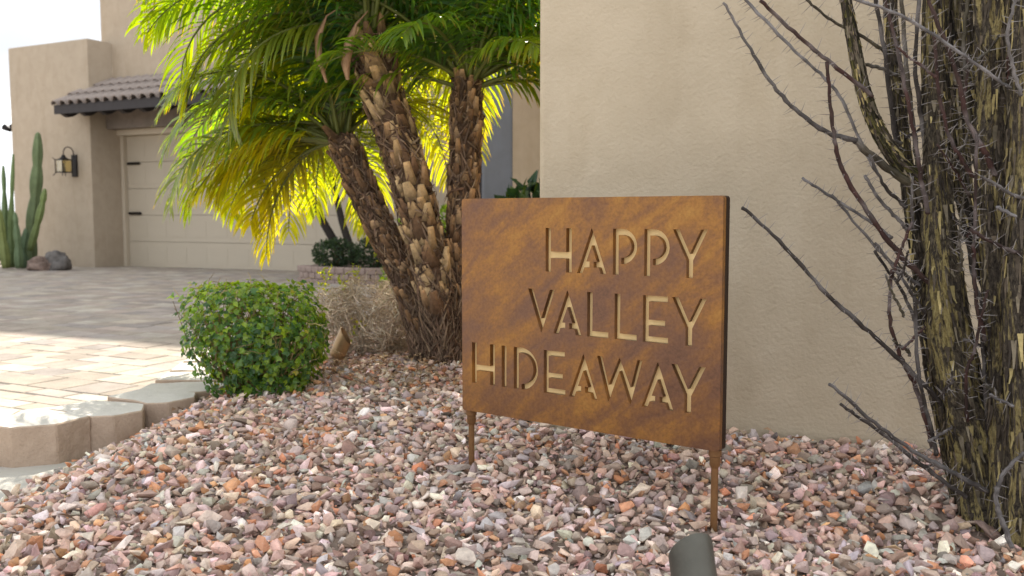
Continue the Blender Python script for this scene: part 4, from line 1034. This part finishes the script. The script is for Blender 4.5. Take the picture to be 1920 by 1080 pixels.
for (px, py, n) in ((610, 512, 26), (606, 536, 24), (640, 527, 24), (667, 511, 20), (700, 481, 5), (668, 610, 10), (660, 632, 8), (600, 628, 12)):
    q = atY(px, py, dc.y - 0.10 if py < 600 else dc.y - 0.16) - dc
    lf = MB()
    for k in range(n): leaf_quad(lf, q + Vector((r.gauss(0, .011), r.gauss(0, .02), r.gauss(0, .013))), rv(r) + Vector((0, 0, .6)), rv(r), r.uniform(.012, .02), r.uniform(.007, .011), r.choice([(0.20, 0.25, 0.03), (0.26, 0.28, 0.03), (0.13, 0.2, 0.03)]))
    lf.build('sprig', M_leaf, ds_)

# fallen leaves around the palm feet
r = random.Random(5); m = MB()
for i in range(520):
    q = Vector((r.gauss(-0.45, 0.28), r.gauss(3.2, 0.22), 0)) if i < 420 else Vector((r.uniform(-1.0, 1.0), r.uniform(1.45, 3.0), 0))
    if behind_wall(q.x, q.y) or q.x < kerb_x(q.y) + .03: continue
    q.z = gravel_z(q.x, q.y) + r.uniform(0.024, 0.036); d = rv(r); d.z *= 0.25; kk = r.uniform(.6, 1.3)
    leaf_quad(m, q, d, Vector((r.uniform(-.4, .4), r.uniform(-.4, .4), 1)), r.uniform(.018, .042), r.uniform(.008, .016), tuple(x * kk for x in r.choice([(0.38, 0.25, 0.15), (0.46, 0.33, 0.20), (0.27, 0.17, 0.11)])), 0.35)
tag(m.build('fallen_leaves', M_spathe), 'dry brown leaves littered over the gravel, thickest around the palm feet', 'leaves', kind='stuff')

# ================================================================ SPINY SHRUB (right)
sc_ = atz(1862, 975, 0.118); sc_.z = gravel_z(sc_.x, sc_.y)
sp_ = empty('spiny_shrub', sc_, 0, 'leafless thorny desert shrub with thick peeling trunks in front of the stucco wall', 'shrub')
r = random.Random(101)
def smooth(pts, sub=6):
    out = []
    for i in range(len(pts) - 1):
        p0, p1, p2, p3 = pts[max(i - 1, 0)], pts[i], pts[i + 1], pts[min(i + 2, len(pts) - 1)]
        for k in range(sub):
            t = k / sub; out.append(tuple(0.5 * ((2 * b) + (-a + c) * t + (2 * a - 5 * b + 4 * c - d) * t * t + (-a + 3 * b - 3 * c + d) * t ** 3) for a, b, c, d in zip(p0, p1, p2, p3)))
    out.append(pts[-1]); return out
def strunk(pts, Y0, Y1, tone=1.0, tint=(1, 1, 1)):
    if pts[0][1] < -30:       # the stems go on above the picture, thinning out and fanning apart
        (xa, ya, wa), (xb, yb, wb) = pts[0], pts[1]; sl_ = (xa - xb) / max(30, yb - ya) + (xa - 1800) / 900 + r.uniform(-.12, .12)
        pts = [(xa + sl_ * 620, ya - 560, 4), (xa + sl_ * 360, ya - 340, wa * 0.45), (xa + sl_ * 150, ya - 160, wa * 0.78)] + list(pts)
    q = smooth(pts, 14); n = len(q); seed = r.uniform(0, 50)
    P = []; Rr = []
    for i, (a, b, wd) in enumerate(q):
        Y = Y0 + (Y1 - Y0) * i / (n - 1); P.append(atY(a, b, Y) - sc_); Rr.append(wd * Y / FPX / 2)
    def rough(th, ln):
        c_, s_ = math.cos(th), math.sin(th)
        k = 0.22 * mnoise.noise(Vector((c_ * 1.6 + seed, s_ * 1.6, ln * 9))) + 0.18 * mnoise.noise(Vector((c_ * 4.5, s_ * 4.5 + seed, ln * 13))) + 0.08 * mnoise.noise(Vector((c_ * 10, s_ * 10 + seed, ln * 40)))
        return 1 + k
    m = MB(); m.tube(P, Rr, 44, tuple(tone * x for x in tint), rough=rough)
    # shift texture so the trunks differ
    m.t = [(a + seed, b, c) for a, b, c in m.t]
    tk = m.build('trunk', M_spiny, sp_, True)
    fl_ = MB()      # peeling bark strips
    for k in range(int(n * 5)):
        i = r.randint(1, n - 6); th = r.uniform(0, 6.28); ln = r.randint(2, 4); vs = []; kk = r.uniform(.5, 1.2); w_f = r.uniform(0.0018, 0.0050)
        for j in range(ln + 1):
            d = (P[min(i + j + 1, n - 1)] - P[i + j - 1]).normalized(); a = d.cross(Vector((0, 1, .13))).normalized(); b = d.cross(a); o_ = a * math.cos(th) + b * math.sin(th); t_ = d.cross(o_)
            c_ = P[i + j] + o_ * Rr[i + j] * (1.02 + 0.16 * (j / ln) ** 2 * r.random() * 2); wd = w_f * (1 - 0.75 * j / ln)
            vs += [c_ - t_ * wd, c_ + t_ * wd]
        fl_.add(vs, [(2 * j, 2 * j + 1, 2 * j + 3, 2 * j + 2) for j in range(ln)], tuple(x * kk for x in r.choice([(0.44, 0.355, 0.16), (0.09, 0.072, 0.055), (0.05, 0.04, 0.032), (0.22, 0.185, 0.13), (0.14, 0.11, 0.08)])))
    tag(fl_.build('bark_flakes', M_twig, tk), kind='stuff')
def sbranch(pts, Y0, Y1, w0, w1, col, dens=1.0, sl=0.019):
    if pts[0][1] < 0:
        (xa, ya), (xb, yb) = pts[0], pts[1]; ln_ = math.hypot(xa - xb, ya - yb); e_ = r.uniform(120, 320); dx_, dy_ = (xa - xb) / ln_, (ya - yb) / ln_
        pts = [(xa + dx_ * e_ + r.uniform(-25, 10), ya + dy_ * e_), (xa + dx_ * e_ * .5, ya + dy_ * e_ * .5)] + list(pts); w0 *= 0.8
    q = smooth([(a, b) for a, b in pts], 7); n = len(q); P = []; Rr = []
    for i, (a, b) in enumerate(q):
        t = i / (n - 1); Y = Y0 + (Y1 - Y0) * t; P.append(atY(a, b, Y) - sc_ + rv(r) * 0.0014); Rr.append(0.80 * (w0 + (w1 - w0) * t) * Y / FPX / 2 * (1 + .12 * r.uniform(-1, 1)))
    kk = r.uniform(.85, 1.15); cl_ = []; al = [tuple(0.55 * a + 0.45 * b for a, b in zip(col, o2)) for o2 in ((0.05, 0.04, 0.035), (0.24, 0.22, 0.215), col)]
    for i in range(n):
        if i % 3 == 0: cc_ = r.choice(al)
        k2 = 0.95 * kk * r.uniform(.6, 1.3); cl_.append(tuple(x * k2 for x in cc_))
    m = MB(); m.tube(P, Rr, 8, cl_, tscale=1, rough=lambda th, ln: 1 + 0.25 * mnoise.noise(Vector((math.cos(th) * 2, math.sin(th) * 2, ln * 90))))
    br = m.build('branch', M_branch, sp_, True)
    s = MB(); acc = 0.0; th = r.uniform(0, 6); dens *= 0.72
    for i in range(n - 1):
        seg = (P[i + 1] - P[i]).length; acc += seg * dens
        while acc > 0.0046:
            acc -= 0.0046; t = r.random(); p = P[i].lerp(P[i + 1], t); d = (P[i + 1] - P[i]).normalized(); a = d.orthogonal().normalized(); b = d.cross(a); th += 2.4 + r.uniform(-.4, .4)
            o_ = a * math.cos(th) + b * math.sin(th) - d * r.uniform(-.1, .45); o_.normalize(); L_ = sl * r.uniform(0.55, 1.25)
            s.tube([p + o_ * Rr[i] * .7, p + o_ * (Rr[i] + L_)], [0.0009, 0.0002], 3, cap=False)
    tag(s.build('spines', M_spine, br), kind='stuff')
T1 = [(1752, -60, 34), (1750, 80, 38), (1752, 200, 42), (1756, 300, 46), (1765, 450, 58), (1772, 560, 74), (1790, 680, 76), (1812, 800, 80), (1838, 930, 78), (1850, 1010, 80)]
strunk(T1, 1.83, 1.70, 1.1, (1.0, 1.0, 0.95))
strunk([(1868, -70, 66), (1866, 120, 66), (1862, 260, 62), (1868, 420, 60), (1878, 560, 62), (1884, 700, 64), (1892, 860, 66), (1894, 1010, 74)], 1.72, 1.66, 1.15)
strunk([(1926, -70, 60), (1922, 150, 58), (1914, 330, 50), (1908, 520, 50), (1914, 700, 60), (1926, 900, 70), (1930, 1020, 80)], 1.64, 1.60, 1.05)
strunk([(1664, -70, 22), (1672, 60, 24), (1684, 170, 24), (1694, 270, 26), (1708, 380, 28), (1726, 500, 30), (1744, 640, 34), (1774, 790, 40), (1812, 960, 46)], 1.90, 1.78, 0.7)
strunk([(1778, -70, 42), (1784, 90, 40), (1794, 210, 36), (1803, 330, 34), (1822, 430, 28), (1850, 540, 20)], 1.92, 1.90, 0.42)
strunk([(1824, 668, 12), (1836, 730, 32), (1850, 810, 38), (1866, 900, 44), (1878, 1000, 50)], 1.76, 1.72, 0.40)
strunk([(1576, -40, 17), (1598, 70, 22), (1622, 180, 25), (1650, 250, 27), (1690, 310, 28), (1735, 350, 30), (1760, 400, 30)], 1.72, 1.79, 0.8, (0.9, 1.0, 0.75))
strunk([(1812, -70, 20), (1812, 60, 22), (1824, 170, 22), (1842, 280, 22), (1862, 380, 22)], 1.80, 1.74, 0.75)
strunk([(1888, 330, 26), (1896, 480, 30), (1900, 640, 34), (1904, 800, 44), (1908, 1000, 50)], 1.78, 1.72, 0.5)
RED = (0.085, 0.045, 0.04); GRY = (0.165, 0.15, 0.145); DRK = (0.065, 0.055, 0.05); PAL = (0.25, 0.235, 0.235); OLV = (0.115, 0.10, 0.07)
BR = [([(1357, 5), (1400, 80), (1450, 160), (1492, 205), (1545, 246), (1604, 264)], 1.70, 1.74, 6, 13, GRY, 1),
      ([(1604, 264), (1650, 305), (1700, 340), (1740, 372)], 1.74, 1.79, 16, 22, OLV, .4),
      ([(1395, -2), (1480, 85), (1545, 145), (1580, 190), (1610, 258), (1640, 320)], 1.84, 1.86, 8, 8, PAL, 1.3),
      ([(1425, 0), (1500, 70), (1560, 120), (1636, 180)], 1.68, 1.72, 9, 10, RED, .8),
      ([(1550, 114), (1558, 200), (1566, 265), (1582, 322), (1625, 395), (1685, 475), (1745, 532)], 1.66, 1.74, 8, 14, RED, .9),
      ([(1505, 334), (1560, 370), (1628, 412), (1672, 446)], 1.88, 1.86, 6, 8, PAL, 1.2),
      ([(1392, 390), (1460, 450), (1540, 540), (1610, 605), (1680, 668), (1752, 742), (1802, 800)], 1.66, 1.74, 8, 13, DRK, 1),
      ([(1672, 505), (1669, 600), (1688, 668), (1718, 728), (1748, 838)], 1.70, 1.78, 8, 12, RED, 1),
      ([(1641, 455), (1695, 528), (1738, 592)], 1.70, 1.74, 7, 9, DRK, .8),
      ([(1711, 416), (1692, 462), (1673, 518)], 1.68, 1.70, 6, 8, RED, 1),
      ([(1640, 470), (1690, 545), (1718, 605), (1740, 640)], 1.74, 1.78, 7, 9, DRK, .8),
      ([(1556, 720), (1640, 793), (1720, 850), (1790, 888), (1852, 922)], 1.60, 1.66, 8, 13, GRY, 1),
      ([(1575, 757), (1640, 803), (1740, 880), (1812, 932)], 1.64, 1.68, 7, 12, DRK, 1),
      ([(1658, -10), (1690, 130), (1710, 232), (1727, 335), (1740, 400)], 1.66, 1.72, 7, 12, RED, .9),
      ([(1738, -10), (1790, 130), (1815, 228), (1850, 290), (1866, 330)], 1.62, 1.66, 9, 14, RED, 1),
      ([(1600, -4), (1680, 25), (1752, 65), (1830, 120), (1893, 166)], 1.58, 1.60, 9, 8, PAL, 1.5),
      ([(1752, 60), (1757, 150), (1775, 240), (1806, 305), (1826, 330)], 1.64, 1.68, 7, 11, RED, 1),
      ([(1922, 848), (1882, 888), (1868, 928), (1878, 975), (1897, 1026)], 1.55, 1.54, 9, 13, GRY, .9),
      ([(1512, 0), (1560, 38), (1605, 62), (1652, 92), (1690, 120)], 1.80, 1.86, 6, 9, OLV, .9),
      ([(1560, 365), (1632, 452), (1680, 500), (1730, 540)], 1.82, 1.80, 6, 9, GRY, 1),
      ([(1715, 556), (1722, 700), (1742, 790), (1756, 852)], 1.68, 1.74, 8, 11, DRK, 1),
      ([(1622, 330), (1650, 375), (1684, 412), (1700, 430)], 1.78, 1.82, 8, 8, PAL, 1.2),
      ([(1630, 292), (1660, 350), (1700, 390)], 1.72, 1.76, 7, 9, DRK, .9),
      ([(1785, 400), (1812, 450), (1826, 530), (1842, 565)], 1.72, 1.74, 7, 10, DRK, .8),
      ([(1832, 250), (1828, 420), (1826, 480), (1830, 560), (1848, 640)], 1.62, 1.66, 7, 10, RED, .9),
      ([(1822, 432), (1868, 458), (1915, 478)], 1.56, 1.60, 8, 9, RED, 1), ([(1868, 388), (1915, 410), (1935, 420)], 1.60, 1.60, 8, 9, PAL, 1),
      ([(1840, 330), (1890, 360), (1930, 376)], 1.58, 1.60, 7, 9, GRY, 1.2), ([(1856, 740), (1900, 762), (1930, 770)], 1.58, 1.60, 7, 8, PAL, 1),
      ([(1852, 545), (1838, 600), (1826, 660), (1812, 700), (1814, 790)], 1.60, 1.68, 6, 9, RED, 1.2),
      ([(1808, 636), (1850, 655), (1865, 690), (1870, 740)], 1.66, 1.72, 7, 9, DRK, 1),
      ([(1648, 270), (1700, 320), (1735, 420)], 1.80, 1.84, 6, 9, OLV, .7), ([(1645, 262), (1668, 268), (1690, 280)], 1.76, 1.8, 9, 10, OLV, .3),
      ([(1692, 655), (1712, 636), (1735, 612)], 1.70, 1.72, 6, 7, RED, 1), ([(1620, 120), (1650, 128), (1680, 140)], 1.80, 1.84, 8, 9, OLV, .6),
      ([(1648, 258), (1665, 262), (1690, 268)], 1.78, 1.8, 7, 8, OLV, .6), ([(1906, -10), (1890, 60), (1898, 120), (1915, 180)], 1.56, 1.58, 7, 9, GRY, 1.2)]
BR += [([(1640, -12), (1660, 110), (1676, 240), (1702, 335)], 1.80, 1.84, 8, 13, DRK, 1.1), ([(1690, -12), (1701, 140), (1718, 282), (1726, 380)], 1.76, 1.80, 8, 13, OLV, 1.1),
       ([(1724, -12), (1716, 120), (1731, 242), (1742, 330)], 1.74, 1.78, 8, 12, DRK, 1.1), ([(1815, -12), (1808, 90), (1818, 220), (1840, 360)], 1.70, 1.74, 8, 12, OLV, 1.0),
       ([(1838, 560), (1846, 700), (1852, 820), (1868, 930)], 1.66, 1.70, 8, 12, DRK, 1.0)]
for b in BR: sbranch(*b[:6], dens=b[6])
for k in range(30):       # short side twigs on the trunks
    x = r.choice([1690, 1700, 1740, 1760, 1790, 1820, 1850, 1870, 1890, 1905]) + r.uniform(-14, 14); y = r.uniform(-20, 900); x += max(0, (y - 500)) * 0.16 * (1 if x < 1850 else .1)
    a = r.uniform(-2.6, -0.5) if r.random() < .75 else r.uniform(-4, 1); ln = r.uniform(35, 120); Y = r.uniform(1.60, 1.80)
    pts = [(x + math.cos(a) * ln * t + r.uniform(-4, 4), y + math.sin(a) * ln * t + r.uniform(-4, 4)) for t in (1, .66, .33, 0)]
    sbranch(pts, Y - r.uniform(-.02, .08), Y, 4.5, 8, r.choice([RED, GRY, DRK, OLV, DRK]), 1.1)
print('objects', len(bpy.data.objects))
